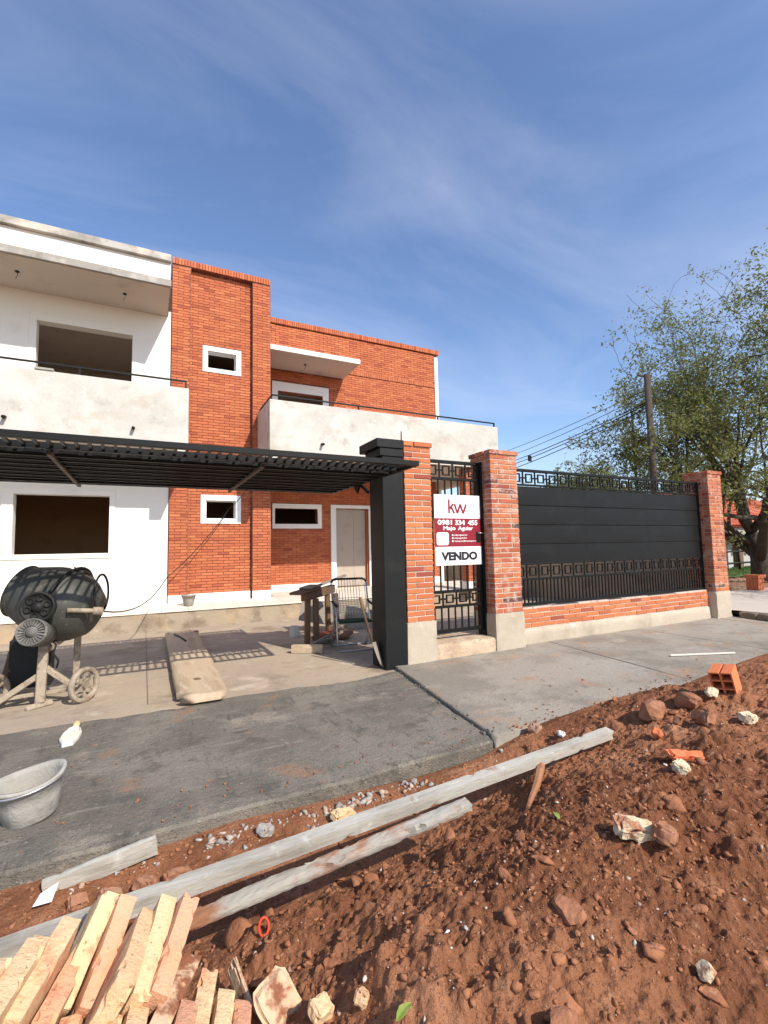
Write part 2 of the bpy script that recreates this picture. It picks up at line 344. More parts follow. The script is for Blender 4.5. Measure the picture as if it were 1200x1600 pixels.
def rough_box(name, mtx, size, seg, amp, seed, chip=0.0, prob=.12):
    """box cut into a grid and worn: irregular faces and chipped edges"""
    r = random.Random(seed); bm = bmesh.new(); nx, ny, nz = seg
    idx = {}
    def vert(i, j, k):
        key = (i, j, k)
        if key not in idx:
            x, y, z = (i / nx - .5), (j / ny - .5), (k / nz - .5)
            e = sum(1 for a in (x, y, z) if abs(abs(a) - .5) < 1e-6)
            p = Vector((x * size[0], y * size[1], z * size[2]))
            q = mnoise.noise_vector(p * (2.5 / max(.04, min(.25, sorted(size)[1]))) + Vector((seed * 1.7, seed * .3, 4))) * amp
            if e >= 2:
                c = amp * .9 + (chip * (.3 + .7 * r.random()) if r.random() < prob else 0)
                q -= Vector([math.copysign(c, a) if abs(abs(a) - .5) < 1e-6 else 0 for a in (x, y, z)])
            idx[key] = bm.verts.new(mtx @ (p + q))
        return idx[key]
    def quad(a, b, c, d):
        bm.faces.new((vert(*a), vert(*b), vert(*c), vert(*d)))
    for i in range(nx):
        for j in range(ny):
            quad((i, j, nz), (i + 1, j, nz), (i + 1, j + 1, nz), (i, j + 1, nz)); quad((i, j, 0), (i, j + 1, 0), (i + 1, j + 1, 0), (i + 1, j, 0))
    for i in range(nx):
        for k in range(nz):
            quad((i, 0, k), (i + 1, 0, k), (i + 1, 0, k + 1), (i, 0, k + 1)); quad((i, ny, k), (i, ny, k + 1), (i + 1, ny, k + 1), (i + 1, ny, k))
    for j in range(ny):
        for k in range(nz):
            quad((0, j, k), (0, j, k + 1), (0, j + 1, k + 1), (0, j + 1, k)); quad((nx, j, k), (nx, j + 1, k), (nx, j + 1, k + 1), (nx, j, k + 1))
    bmesh.ops.recalc_face_normals(bm, faces=bm.faces)
    me = bpy.data.meshes.new(name); bm.to_mesh(me); bm.free(); return me
def frame_mtx(origin, x, z):
    x = Vector(x).normalized(); z = Vector(z); z = (z - x * z.dot(x)).normalized(); y = z.cross(x)
    m = Matrix((x, y, z)).transposed().to_4x4(); m.translation = Vector(origin); return m
# ================================================================== SETTING
def sheet(name, x0, x1, y0, y1, z, mat, nx=1, ny=1, fn=None):
    xs = np.linspace(x0, x1, nx + 1); ys = np.linspace(y0, y1, ny + 1)
    X, Y = np.meshgrid(xs, ys, indexing='ij'); Z = np.full_like(X, z) if fn is None else fn(X, Y)
    return grid_obj(name, X, Y, Z, mat)
def grid_obj(name, X, Y, Z, mat, smooth=True):
    a, b = X.shape; V = np.stack([X, Y, Z], -1).reshape(-1, 3)
    i = np.arange(a * b).reshape(a, b)
    F = np.stack([i[:-1, :-1], i[1:, :-1], i[1:, 1:], i[:-1, 1:]], -1).reshape(-1, 4)
    me = fast_mesh(name, V, F)
    o = link(name, me, mat, None, smooth)
    if smooth: me.set_sharp_from_angle(angle=math.radians(32))
    return struct(o)
ground = sheet('ground', -400, 600, -400, 600, -.16, 'ground_soil')

# old driveway in front of the terrace
def dz(X, Y): return .004 * fbm(X, Y, 1.5, 3)
drive = sheet('driveway', -7, 9.6, 4.45, 9.56, 0, 'old_concrete', 60, 30, dz)
jm = MB()
for x in (.055,):
    jm.box(x - .003, x + .003, 4.9, 9.5, .0065, .0075)
struct(jm.build('driveway_joint', 'stone_curb'))

# fresh dark cement slab of the car entrance: thick front edge, feathered back edge
def fresh_slab():
    n = 260; m = 60
    x = np.linspace(-7, 2.5, n); t = np.linspace(0, 1, m)
    front = 2.665 + .02 * np.clip(x, -2, 2.5) + .012 * fbm(x, x * 0, 2.0, 3)
    back = 4.66 + .05 * (x + 1) / 3 + .05 * fbm(x, x * 0 + 3, 1.3, 4) + .015 * fbm(x, x * 0 + 9, 9, 2)
    X = np.repeat(x[:, None], m, 1); Y = front[:, None] + (back - front)[:, None] * t[None, :]
    # right side follows the joint with the pavement
    jx = 2.190 + (Y - 2.73) * .165 + .022 * fbm(Y, Y * 0 + 2, 5, 4)
    X = np.minimum(X, jx + 0 * X)
    Z = .012 + .010 * fbm(X, Y, 1.1, 3) + .004 * fbm(X, Y, 14, 3) - .011 * np.clip((t[None, :] - .93) / .07, 0, 1)
    lo = np.stack([X[:, 0], Y[:, 0] + .002, np.full(n, -.115) + .01 * fbm(X[:, 0], X[:, 0] * 0, 3, 3)], -1)
    rim = np.stack([X[:, 0], Y[:, 0] + .012, Z[:, 0]], -1)
    a = np.concatenate([lo[:, None, :], np.stack([X[:, 0], Y[:, 0], Z[:, 0] - .016], -1)[:, None, :], np.stack([X, Y + .01, Z], -1)], 1)
    return grid_obj('entrance_slab', a[..., 0], a[..., 1], a[..., 2], 'fresh_concrete')
fresh_slab()

# pavement slabs right of the entrance, thicker, with open joints
def pave_slab(x0, x1, skew0, skew1, i):
    n, m = 70, 40; t = np.linspace(0, 1, n); yy = np.linspace(2.70, 5.0, m)
    T, Y = np.meshgrid(t, yy, indexing='ij')
    a = x0 + skew0 * (Y - 2.73); b = x1 + skew1 * (Y - 2.73)
    wob = .012 * fbm(Y * 1.0, Y * 0 + i, 5, 3)
    X = a + (b - a) * T + wob * (np.abs(T - .5) > .49)
    Z = .034 + .010 * fbm(X, Y, .8, 3) + .003 * fbm(X, Y, 10, 3)
    Y = Y + (T * 0 + .035 * fbm(X, X * 0, 3, 4)) * (Y < 2.71)
    # skirts
    ring = lambda P: P
    V = np.stack([X, Y, Z], -1)
    Vf = V[:, :1].copy(); Vf[..., 2] = -.13
    V = np.concatenate([Vf, V], 1)
    Vl = V[:1].copy(); Vl[..., 2] = -.13; Vr = V[-1:].copy(); Vr[..., 2] = -.13
    V = np.concatenate([Vl, V, Vr], 0)
    return grid_obj('pavement_slab' if i == 0 else 'pavement_slab.%03d' % i, V[..., 0], V[..., 1], V[..., 2], 'sidewalk', smooth=False)
edges = [(2.20, .165), (4.72, .13), (6.80, .05), (8.9, .02), (11.2, 0), (13.6, 0), (16, 0)]
for i in range(len(edges) - 1):
    pave_slab(edges[i][0] + .009, edges[i + 1][0] - .005, edges[i][1], edges[i + 1][1], i)

# terrace in front of the house: rough concrete riser, pale tiled floor
tm = MB()
nx = 160; xs = np.linspace(-7, 8.6, nx)
rows = [(9.50, -.05), (9.495, .10), (9.49, .22), (9.485, .295)]
V = np.zeros((nx, len(rows) + 1, 3))
for k, (y, z) in enumerate(rows):
    V[:, k, 0] = xs; V[:, k, 1] = y + .02 * fbm(xs, xs * 0 + k * .6, 2.2, 4) * (k < 4); V[:, k, 2] = z + .012 * fbm(xs, xs * 0 + 7, 3, 3) * (k == 3)
V[:, 4, 0] = xs; V[:, 4, 1] = 9.56; V[:, 4, 2] = .297
grid_obj('terrace_riser', V[..., 0], V[..., 1], V[..., 2], 'terrace_edge')
def tz(y): return .33 + .065 * min(1, max(0, (y - 9.5) / .68))
tile_mesh = {}
terr = struct(MB().add([(-7, 9.5, .318), (8.6, 9.5, .318), (8.6, 10.2, .384), (-7, 10.2, .384), (-7, 11.7, .384), (8.6, 11.7, .384)], [(0, 1, 2, 3), (3, 2, 5, 4)]).build('terrace_floor', 'terrace_edge'))
for i, x in enumerate(np.arange(-6.9, 8.5, .45)):
    for j, (ya, yb) in enumerate(((9.465, 9.90), (9.905, 10.34), (10.345, 10.78), (10.785, 11.22), (11.225, 11.64))):
        if x < -3.2: continue
        if j > 1 and (x < 2.3): continue
        za, zb = tz(ya), tz(yb)
        q = MB().add([(x, ya, za - .022), (x + .445, ya, za - .022), (x + .445, yb, zb - .022), (x, yb, zb - .022), (x, ya, za), (x + .445, ya, za), (x + .445, yb, zb), (x, yb, zb)],
                 [(0, 1, 5, 4), (1, 2, 6, 5), (2, 3, 7, 6), (3, 0, 4, 7), (4, 5, 6, 7)])
        q.build('floor_tile', 'tile_pale', terr)

# neighbour's side: path, lawn, stone kerb
path = sheet('neighbour_path', 9.40, 16.6, 4.20, 6.7, .15, 'path_concrete', 30, 12, lambda X, Y: .145 + .012 * fbm(X, Y, .7, 3))
soil = sheet('planting_bed', 9.4, 40, 2.0, 30, .10, 'ground_soil', 30, 30, lambda X, Y: .09 + .025 * fbm(X, Y, .5, 4))
lawn = sheet('lawn', 16.5, 60, 9.3, 40, .13, 'grass', 40, 30, lambda X, Y: .14 + .03 * fbm(X, Y, .5, 4))

# ------------------------------------------------------------------ dirt: heap along the front of the lot
CP = np.array([
 (-3, 2.62, -.07), (-1.5, 2.6, -.07), (-.4, 2.45, -.07), (.5, 2.45, -.07), (1.2, 2.5, -.06), (1.7, 2.52, -.04), (2.1, 2.55, -.01), (2.35, 2.62, .03),
 (2.7, 2.55, .12), (3.0, 2.48, .20), (3.6, 2.4, .26), (4.5, 2.35, .23), (5.5, 2.4, .34), (7, 2.45, .36), (9, 2.4, .35),
 (2.5, 2.85, -.05), (3.2, 2.82, .00), (4.5, 2.8, .03), (6, 2.85, .06), (8, 2.85, .06), (2.4, 3.0, -.15), (4, 3.02, -.12), (6, 3.05, -.12), (9, 3.1, -.12),
 (-.3, 2.0, -.12), (.2, 1.97, -.12), (.55, 1.99, -.12), (.85, 2.05, -.09), (1.2, 2.08, -.05), (1.6, 2.2, .01), (2.0, 2.25, .08),
 (.15, 1.35, .00), (.32, 1.60, .02), (.5, 1.66, .06), (.42, 1.80, .035), (.65, 1.80, .05), (.72, 1.60, .12), (.95, 1.74, .09), (1.0, 1.5, .22), (1.35, 1.76, .13), (1.4, 1.5, .28), (1.75, 1.82, .17), (2.25, 1.9, .20), (2.6, 2.1, .20),
 (.4, 1.1, .12), (.62, 1.28, .23), (.85, 1.2, .32), (.8, .95, .27), (1.2, 1.15, .37), (1.6, 1.3, .37), (1.0, .7, .19), (1.6, .7, .25), (2.1, 1.35, .36), (2.8, 1.6, .36), (3.4, 1.85, .33), (4.4, 1.9, .31), (6, 1.9, .42),
 (2.2, .6, .22), (3.2, .8, .28), (5, .8, .30), (7, 1, .3), (0, 1.0, .0), (-.6, 1.4, -.03), (-1.6, 1.5, -.06), (0, .2, -.02), (1.2, .1, .05), (3, -.2, .08), (5, -.5, .08), (-1.5, 0, -.08),
 (-3, 1, -.1), (-3, -2, -.12), (0, -2, -.12), (4, -2.4, -.1), (8, -2, -.1), (9, 0, .1)])
def tps(r2): return np.where(r2 > 1e-12, r2 * np.log(r2 + 1e-12), 0)
_n = len(CP); _d = ((CP[:, None, :2] - CP[None, :, :2]) ** 2).sum(-1)
_A = np.zeros((_n + 3, _n + 3)); _A[:_n, :_n] = tps(_d) + np.eye(_n) * .002
_A[:_n, _n] = 1; _A[:_n, _n + 1:] = CP[:, :2]; _A[_n, :_n] = 1; _A[_n + 1:, :_n] = CP[:, :2].T
_w = np.linalg.solve(_A, np.concatenate([CP[:, 2], np.zeros(3)]))
def dirt_base(X, Y):
    sh = np.shape(X); x = np.ravel(X); y = np.ravel(Y); out = np.full(x.shape, _w[_n]) + _w[_n + 1] * x + _w[_n + 2] * y
    for i in range(_n): out = out + _w[i] * tps((x - CP[i, 0]) ** 2 + (y - CP[i, 1]) ** 2)
    return out.reshape(sh)
_cell = np.random.default_rng(12).random((64, 64, 4))
def crumbs(X, Y, f, k):
    """broken earth: angular lumps of random size, one or none to a cell"""
    x = X * f + k * 7.7; y = Y * f + k * 3.1; xi = np.floor(x).astype(int); yi = np.floor(y).astype(int); best = np.zeros(np.shape(x))
    for a in (-1, 0, 1):
        for b in (-1, 0, 1):
            c = _cell[(xi + a) % 64, (yi + b) % 64]; dx = x - (xi + a + c[..., 0]); dy = y - (yi + b + c[..., 1])
            t = c[..., 2] * 6.28; u = dx * np.cos(t) + dy * np.sin(t); v = -dx * np.sin(t) + dy * np.cos(t)
            r = np.maximum(np.abs(u) * .9 + np.abs(v) * .35, np.abs(v) * (1.0 + c[..., 3]))
            best = np.maximum(best, np.clip(1 - r / (.35 + .55 * c[..., 3]), 0, .75) * (c[..., 3] ** 1.2) * (c[..., 2] > .25))
    return best
def dirt_h(X, Y):
    X = np.asarray(X, float); Y = np.asarray(Y, float)
    b = dirt_base(X, Y)
    calm = np.clip((2.62 - Y) / .15, 0.15, 1) * np.clip(.35 + (b + .1) * 4, .35, 1)
    n1 = fbm(X, Y, 2.1, 3); n2 = fbm(X + 3, Y - 7, 7.5, 3); n3 = 1 - np.abs(fbm(X - 5, Y + 2, 15, 3)) * 2
    n4 = fbm(X + 9, Y + 1, 34, 3)
    lump = np.clip(n2, 0, 1) ** 1.3
    n6 = fbm(X + 1, Y + 8, 60, 2)
    c1 = crumbs(X, Y, 11, 1); c2 = crumbs(X, Y, 24, 2); c3 = crumbs(X, Y, 52, 3)
    m = np.clip(.5 + 1.1 * fbm(X - 3, Y + 6, 2.6, 3), .12, 1)
    c0 = crumbs(X, Y, 5.2, 5)
    return b + calm * (.048 * n1 + .050 * lump - .040 + .014 * n4 + m * (.060 * c0 + .046 * c1 + .030 * c2) + .016 * c3 + .005 * n6)
def sm_axis(segs):
    out = []
    for a, b, st in segs: out.append(np.arange(a, b, st))
    return np.concatenate(out)
xs = sm_axis([(-3.2, -.9, .06), (-.9, 0, .010), (0, 2.3, .0058), (2.3, 2.6, .009), (2.6, 4.2, .016), (4.2, 6.5, .03), (6.5, 9.6, .12)])
ys = sm_axis([(-2.6, .35, .12), (.35, .6, .02), (.6, 2.3, .0058), (2.3, 3.05, .010)])
X, Y = np.meshgrid(xs, ys, indexing='ij'); Z = dirt_h(X, Y)
hide = (X < 2.18) & (Y > 2.69); Z = np.where(hide, np.minimum(Z, -.125), Z)
dirt = grid_obj('dirt_heap', X, Y, Z, 'dirt', smooth=False)
def dh(x, y): return float(dirt_h(np.array([x]), np.array([y]))[0])

# loose clods and pebbles (nobody could count them)
def scatter(name, mat, n, smin, smax, power, region, seed, flat=.8, sub=1, zoff=.12, dens=None):
    rg = np.random.default_rng(seed); protos = []
    for k in range(6):
        me = rock_mesh('tmp', (1, 1, 1), seed * 10 + k, sub, 1.0, cut=(.28, .62)); V = np.array([v.co[:] for v in me.vertices]) * 1.7; F = np.array([p.vertices[:] for p in me.polygons])
        bpy.data.meshes.remove(me); protos.append((V, F))
    x = rg.uniform(region[0], region[1], n * 3); y = rg.uniform(region[2], region[3], n * 3)
    keep = rg.random(n * 3) < (np.ones(n * 3) if dens is None else dens(x, y)); x = x[keep][:n]; y = y[keep][:n]
    s = smin + (smax - smin) * rg.random(len(x)) ** power; z = dirt_h(x, y)
    VV = []; FF = []; o = 0; an = rg.uniform(.45, 1.2, (len(x), 3))
    for i in range(len(x)):
        V, F = protos[i % 6]; a = rg.normal(size=(3, 3)); q, _ = np.linalg.qr(a)
        P = ((V * an[i]) @ q.T) * s[i] * np.array([1, 1, flat]); P = P + np.array([x[i], y[i], z[i] + s[i] * zoff])
        VV.append(P); FF.append(F + o); o += len(V)
    return stuff(link(name, fast_mesh(name, np.concatenate(VV), np.concatenate(FF)), mat))
def dens(x, y):
    d = np.hypot(x, y); f = np.clip(1.7 / d, 0, 1) ** 1.4 * ((x > .05) | (y > 1.5))
    return f * np.clip(.25 + fbm(x, y, 3, 2) * 1.2 + .5, .08, 1)
tag(scatter('dirt_clods', 'clod', 9000, .005, .026, 4.5, (-.5, 4.5, .5, 2.66), 3, dens=dens), 'loose red clods of earth over the dirt heap', 'soil')
tag(scatter('earth_lumps', 'clod', 130, .03, .09, 2.5, (.2, 4.5, .6, 2.5), 4, flat=.6, sub=2, zoff=.08, dens=dens), 'larger lumps of red earth on the dirt heap', 'soil')
tag(scatter('small_stones', 'pebble', 1100, .004, .020, 3.5, (-.6, 4.5, .5, 2.64), 5, dens=dens), 'tiny pale stones strewn over the dirt heap', 'gravel')
def dens_edge(x, y): return np.exp(-((y - 2.57) / .06) ** 2) * np.clip(.3 + fbm(x, y, 5, 2) * 2, .05, 1)
tag(scatter('mortar_crumbs', 'rubble', 500, .008, .05, 2.5, (-.8, 2.4, 2.4, 2.66), 8, dens=dens_edge), 'grey mortar crumbs along the front edge of the dark slab', 'rubble')

# side wall added so its shaded face darkens the view through the fence
added_wall = thing('side_wall', (9.42, 9.5, 0), 'added plastered side wall serving as dark backdrop behind the fence bars', 'wall')
MB().box(9.36, 9.50, 5.26, 14, -.1, 1.75).build('backdrop_body', 'terrace_edge', added_wall); MB().box(9.34, 9.52, 5.26, 14, 1.751, 1.80, .005).build('coping', 'bare_plaster', added_wall)
def crumb_line(name, n, seed):
    rg = np.random.default_rng(seed); VV = []; FF = []; o = 0; me = rock_mesh('tmp', (1, 1, 1), seed, 1, 1., cut=(.3, .6)); V = np.array([v.co[:] for v in me.vertices]) * 1.6; F = np.array([p.vertices[:] for p in me.polygons]); bpy.data.meshes.remove(me)
    y = 2.75 + rg.random(n) ** 1.5 * 2.0; x = 2.185 + (y - 2.73) * .165 + rg.normal(0, .025, n) * (1.6 - .5 * (y - 2.7)); s = .004 + .022 * rg.random(n) ** 4
    for i in range(n):
        q, _ = np.linalg.qr(rg.normal(size=(3, 3))); VV.append((V @ q.T) * s[i] + np.array([x[i], y[i], .014 + (x[i] > 2.2 + (y[i] - 2.73) * .165) * .02 + s[i] * .2])); FF.append(F + o); o += len(V)
    return tag(stuff(link(name, fast_mesh(name, np.concatenate(VV), np.concatenate(FF)), 'fresh_concrete')), 'concrete crumbs along the broken joint between slab and pavement', 'rubble')
crumb_line('joint_crumbs', 110, 41)
def spill(name, n, seed):
    rg = np.random.default_rng(seed); VV = []; FF = []; o = 0; me = rock_mesh('tmp', (1, 1, 1), seed, 1, 1., cut=(.3, .6)); V = np.array([v.co[:] for v in me.vertices]) * 1.6; F = np.array([p.vertices[:] for p in me.polygons]); bpy.data.meshes.remove(me)
    x = rg.uniform(2.25, 6.5, n); y = 2.72 + rg.exponential(.16, n); k = (y < 4.6) & (x > 2.25 + (y - 2.7) * .165); x = x[k]; y = y[k]; s = .003 + .020 * rg.random(len(x)) ** 4.5
    for i in range(len(x)):
        q, _ = np.linalg.qr(rg.normal(size=(3, 3))); VV.append((V @ q.T) * s[i] * np.array([1, 1, .7]) + np.array([x[i], y[i], .036 + s[i] * .15])); FF.append(F + o); o += len(V)
    xx = rg.uniform(-1, 2.1, 260) + 0; yy = 2.72 + rg.exponential(.25, 260)
    for i in range(260):
        t = .003 + .014 * rg.random() ** 4; q, _ = np.linalg.qr(rg.normal(size=(3, 3))); VV.append((V @ q.T) * t + np.array([xx[i], min(yy[i], 4.4), .016])); FF.append(F + o); o += len(V)
    return tag(stuff(link(name, fast_mesh(name, np.concatenate(VV), np.concatenate(FF)), 'clod')), 'red earth crumbs spilled over the pavement edge', 'soil')
spill('spilled_soil', 520, 43)
# ================================================================== HOUSE
house = thing('house', (1.5, 11.0, .38), 'unfinished two-storey house of orange brick and white plaster with balconies', 'house')
def wall_holes(x0, x1, z0, z1, yf, yb, holes):
    xs = sorted({x0, x1, *[h[0] for h in holes], *[h[1] for h in holes]}); zs = sorted({z0, z1, *[h[2] for h in holes], *[h[3] for h in holes]})
    solid = lambda i, k: 0 <= i < len(xs) - 1 and 0 <= k < len(zs) - 1 and not any(h[0] - 1e-6 <= xs[i] and xs[i + 1] <= h[1] + 1e-6 and h[2] - 1e-6 <= zs[k] and zs[k + 1] <= h[3] + 1e-6 for h in holes)
    m = MB()
    for i in range(len(xs) - 1):
        for k in range(len(zs) - 1):
            if not solid(i, k): continue
            a, b, c, d = xs[i], xs[i + 1], zs[k], zs[k + 1]
            m.add([(a, yf, c), (b, yf, c), (b, yf, d), (a, yf, d)], [(0, 1, 2, 3)])
            m.add([(a, yb, c), (b, yb, c), (b, yb, d), (a, yb, d)], [(3, 2, 1, 0)])
            if not solid(i - 1, k): m.add([(a, yf, c), (a, yb, c), (a, yb, d), (a, yf, d)], [(3, 2, 1, 0)])
            if not solid(i + 1, k): m.add([(b, yf, c), (b, yb, c), (b, yb, d), (b, yf, d)], [(0, 1, 2, 3)])
            if not solid(i, k - 1): m.add([(a, yf, c), (b, yf, c), (b, yb, c), (a, yb, c)], [(3, 2, 1, 0)])
            if not solid(i, k + 1): m.add([(a, yf, d), (b, yf, d), (b, yb, d), (a, yb, d)], [(0, 1, 2, 3)])
    return m
def room(name, x0, x1, y0, y1, z0, z1, mat):
    m = MB()
    m.add([(x0, y0, z0), (x1, y0, z0), (x1, y1, z0), (x0, y1, z0), (x0, y0, z1), (x1, y0, z1), (x1, y1, z1), (x0, y1, z1)],
          [(0, 1, 2, 3), (7, 6, 5, 4), (0, 3, 7, 4), (1, 5, 6, 2), (3, 2, 6, 7)])
    return m.build(name, mat, house)
# --- white left wing
LH = [(-2.05, -.595, 1.40, 2.47), (-1.815, -.275, 3.50, 5.67)]
wl = wall_holes(-5.5, .415, .30, 6.30, 10.25, 10.45, LH).build('white_wall', 'white_paint', house)
room('room', -5.5, .40, 10.452, 14.2, .36, 3.1, 'interior_brown')
room('room', -5.5, .40, 10.452, 14.2, 3.42, 6.15, 'interior_plaster')
def trim(x0, x1, z0, z1, ix0, ix1, iz0, iz1, y, dep, mat, parent, name='window_trim'):
    m = MB(); m.box(x0, x1, y - dep, y, iz1, z1, .004); m.box(x0, ix0, y - dep, y, iz0, iz1, .004); m.box(ix1, x1, y - dep, y, iz0, iz1, .004)
    if iz0 > z0: m.box(x0, x1, y - dep, y, z0, iz0, .004)
    return m.build(name, mat, parent)
trim(-2.215, -.505, 1.31, 2.565, -2.05, -.595, 1.40, 2.47, 10.25, .022, 'white_paint', house)
trim(-1.93, -.17, 3.5, 5.80, -1.815, -.275, 3.5, 5.67, 10.25, .012, 'white_paint', house)
# --- left roof: soffit slab, recessed white band, coping
rf = MB(); rf.box(-5.5, .36, 9.05, 10.25, 6.20, 6.33, .006); rf.build('roof_slab', 'bare_plaster', house)
MB().box(-5.5, .345, 9.10, 10.25, 6.332, 6.665, .004).build('roof_band', 'white_paint', house)
MB().box(-5.5, .352, 9.03, 10.19, 6.667, 6.80, .008).build('coping', 'bare_plaster', house)
MB().box(-5.5, .34, 9.10, 10.247, 6.190, 6.1995).build('soffit', 'soffit', house)
def fitting(x, y, z):
    m = MB(); m.lathe([(.0, z - .002), (.035, z - .002), (.035, z - .012), (.0, z - .012)], 12, Matrix.Translation((x, y, 0)))
    o = m.build('ceiling_box', 'dark_rubber', house)
    MB().tube([(x, y, z - .01), (x + .01, y - .01, z - .07), (x - .02, y + .01, z - .13)], .005, 5).build('loose_wire', 'grey_cable', o)
fitting(-2.0, 9.60, 6.19); fitting(-.40, 9.64, 6.19)
# --- tower: core, pilasters and recessed panel in brick
TW = [(1.125, 1.715, 1.0 * 2.065, 2.445), (1.13, 1.715, 5.265, 5.635)]
tower = wall_holes(.78, 2.045, .30, 7.33, 10.322, 10.52, TW).build('brick_tower', 'house_mortar', house)
pl = MB(); pl.box(.425, .78, 10.212, 10.6, .30, 7.33); pl.box(2.045, 2.44, 10.212, 10.6, .30, 7.33); pl.box(.425, 2.44, 10.212, 10.6, 7.331, 7.46); pl.box(.425, 2.44, 10.6, 14, 5.9, 7.4)
pl.box(.425, .7, 10.6, 12, .3, 5.9); pl.box(2.2, 2.44, 10.6, 12, .3, 5.9)
pl.build('tower_core', 'house_mortar', house)
room('room', .72, 2.18, 10.54, 12.5, .36, 3.1, 'interior_brown'); room('room', .72, 2.18, 10.54, 12.5, 3.42, 5.88, 'interior_brown')
for (a, b, c, d) in ((1.02, 1.825, 1.965, 2.56), (1.03, 1.82, 5.172, 5.737)):
    ia, ib, ic, id_ = (1.125, 1.715, 2.065, 2.445) if c < 3 else (1.13, 1.715, 5.265, 5.635)
    w = trim(a, b, c, d, ia, ib, ic, id_, 10.335, .045, 'frame_white', house, 'window_frame')
    rv = MB(); e = .012
    rv.box(ia - .001, ia + e, 10.338, 10.50, ic, id_); rv.box(ib - e, ib + .001, 10.338, 10.50, ic, id_); rv.box(ia + e, ib - e, 10.338, 10.50, id_ - e, id_ + .001); rv.box(ia + e, ib - e, 10.338, 10.50, ic - .001, ic + e)
    rv.build('window_reveal', 'frame_white', w)
# --- right wing wall
RW = [(2.865, 3.97, 2.045, 2.435), (4.46, 5.42, .39, 2.465), (2.95, 4.145, 3.47, 5.43)]
wr_ = wall_holes(2.441, 7.69, .30, 7.17, 11.612, 11.80, RW).build('right_wing_wall', 'house_mortar', house)
MB().box(7.69, 7.81, 11.585, 11.80, .30, 7.10, .004).build('white_corner_strip', 'white_paint', house)
MB().box(7.60, 7.80, 11.802, 19, .30, 7.10).build('side_wall', 'white_paint', house)
MB().box(-5.5, 7.6, 14.4, 19, .3, 6.6).build('rear_mass', 'white_paint', house)
MB().box(2.441, 7.6, 11.802, 14.39, 6.5, 6.65).build('roof_slab', 'bare_plaster', house)
room('room', 2.46, 7.58, 11.802, 14.3, .36, 3.1, 'interior_brown'); room('room', 2.46, 7.58, 11.802, 14.3, 3.42, 6.4, 'interior_plaster')
trim(2.80, 4.08, 1.93, 2.55, 2.865, 3.97, 2.045, 2.435, 11.612, .045, 'frame_white', house, 'window_frame')
df = trim(4.33, 5.52, .39, 2.555, 4.46, 5.42, .39, 2.465, 11.612, .035, 'frame_white', house, 'door_frame')
MB().box(4.46, 4.49, 11.613, 11.79, .39, 2.465).build('door_jamb', 'frame_white', df); MB().box(5.375, 5.419, 11.640, 11.79, .39, 2.45).build('door_jamb', 'door_wood', df)
for a, b in ((4.492, 5.02), (5.024, 5.372)):
    MB().box(a, b, 11.72, 11.755, .42, 2.46, .003).build('door_leaf', 'door_primer', df)
MB().box(4.492, 5.372, 11.70, 11.79, .385, .418).build('threshold', 'dark_wood', df)
trim(2.80, 4.31, 3.47, 5.66, 2.95, 4.145, 3.47, 5.43, 11.612, .04, 'frame_white', house, 'door_frame')
# --- canopy over the upper door
MB().box(2.445, 4.757, 10.49, 11.60, 5.998, 6.116, .005).build('door_canopy', 'white_paint', house)
MB().box(2.46, 4.735, 10.52, 11.598, 5.990, 5.9975).build('soffit', 'soffit', house)
fitting(3.50, 11.05, 5.99)
# --- balconies
def balcony(x0, x1, yb_left, yb_right, mat, name, beams, left_side, right_side):
    m = MB(); t = .12
    m.box(x0, x1, 9.08, 9.08 + t, 3.335, 4.355, .006)
    if left_side: m.box(x0, x0 + t, 9.2005, yb_left, 3.335, 4.355, .006)
    if right_side: m.box(x1 - t, x1, 9.2005, yb_right, 3.335, 4.355, .006)
    o = m.build(name, mat, house)
    s = MB(); s.box(x0 + .003, x1 - .003, 9.083, min(yb_left, yb_right) - .002, 3.30, 3.334)
    if max(yb_left, yb_right) > 11: s.box(2.447, x1 - .003, 10.2, 11.60, 3.301, 3.334)
    s.build('balcony_soffit', 'soffit', o)
    bb = MB()
    for a, b, y in beams: bb.box(a, b, 9.083, y, 3.07, 3.2995, .004)
    bb.build('side_beam', 'soffit', o)
    return o
bl = balcony(-5.5, .68, 10.247, 10.20, 'raw_plaster', 'left_balcony', [(.47, .677, 10.2)], False, True)
br = balcony(2.15, 7.86, 10.20, 11.60, 'raw_plaster', 'right_balcony', [(2.153, 2.37, 10.2), (7.62, 7.857, 11.6)], True, True)
bl['label'] = 'stained bare plaster balcony parapet on the left'; br['label'] = 'whitish plaster balcony parapet on the right'
def rail(pts, posts, parent):
    m = MB()
    for a, b in zip(pts, pts[1:]): m.bar(a, b, .03, .03, c=.004)
    o = m.build('railing', 'black_metal', parent)
    for p in posts:
        MB().box(p[0] - .014, p[0] + .014, p[1] - .014, p[1] + .014, 4.352, p[2] - .014).build('railing_post', 'black_metal', parent)
rail([(-5.5, 9.14, 4.50), (.645, 9.14, 4.50)], [(-3.1, 9.14, 4.5), (-1.01, 9.14, 4.50), (.63, 9.14, 4.50)], bl)
rail([(2.215, 10.19, 4.46), (2.215, 9.14, 4.46), (7.815, 9.14, 4.46)], [(2.23, 10.1, 4.46), (4.08, 9.14, 4.46), (6.12, 9.14, 4.46), (7.80, 9.14, 4.46)], br)
for x, p in ((-1.97, bl), (-.2, bl), (3.22, br)):
    MB().tube([(x, 9.12, 3.545), (x, 8.975, 3.515)], .027, 14, cap=False).tube([(x, 8.975, 3.515), (x, 9.09, 3.538)], .021, 14, cap=True).build('drain_spout', 'dark_rubber', p, True)
MB().box(-1.62, -1.36, 9.06, 9.19, 4.357, 4.40, .01).build('mortar_lump', 'bare_plaster', bl)
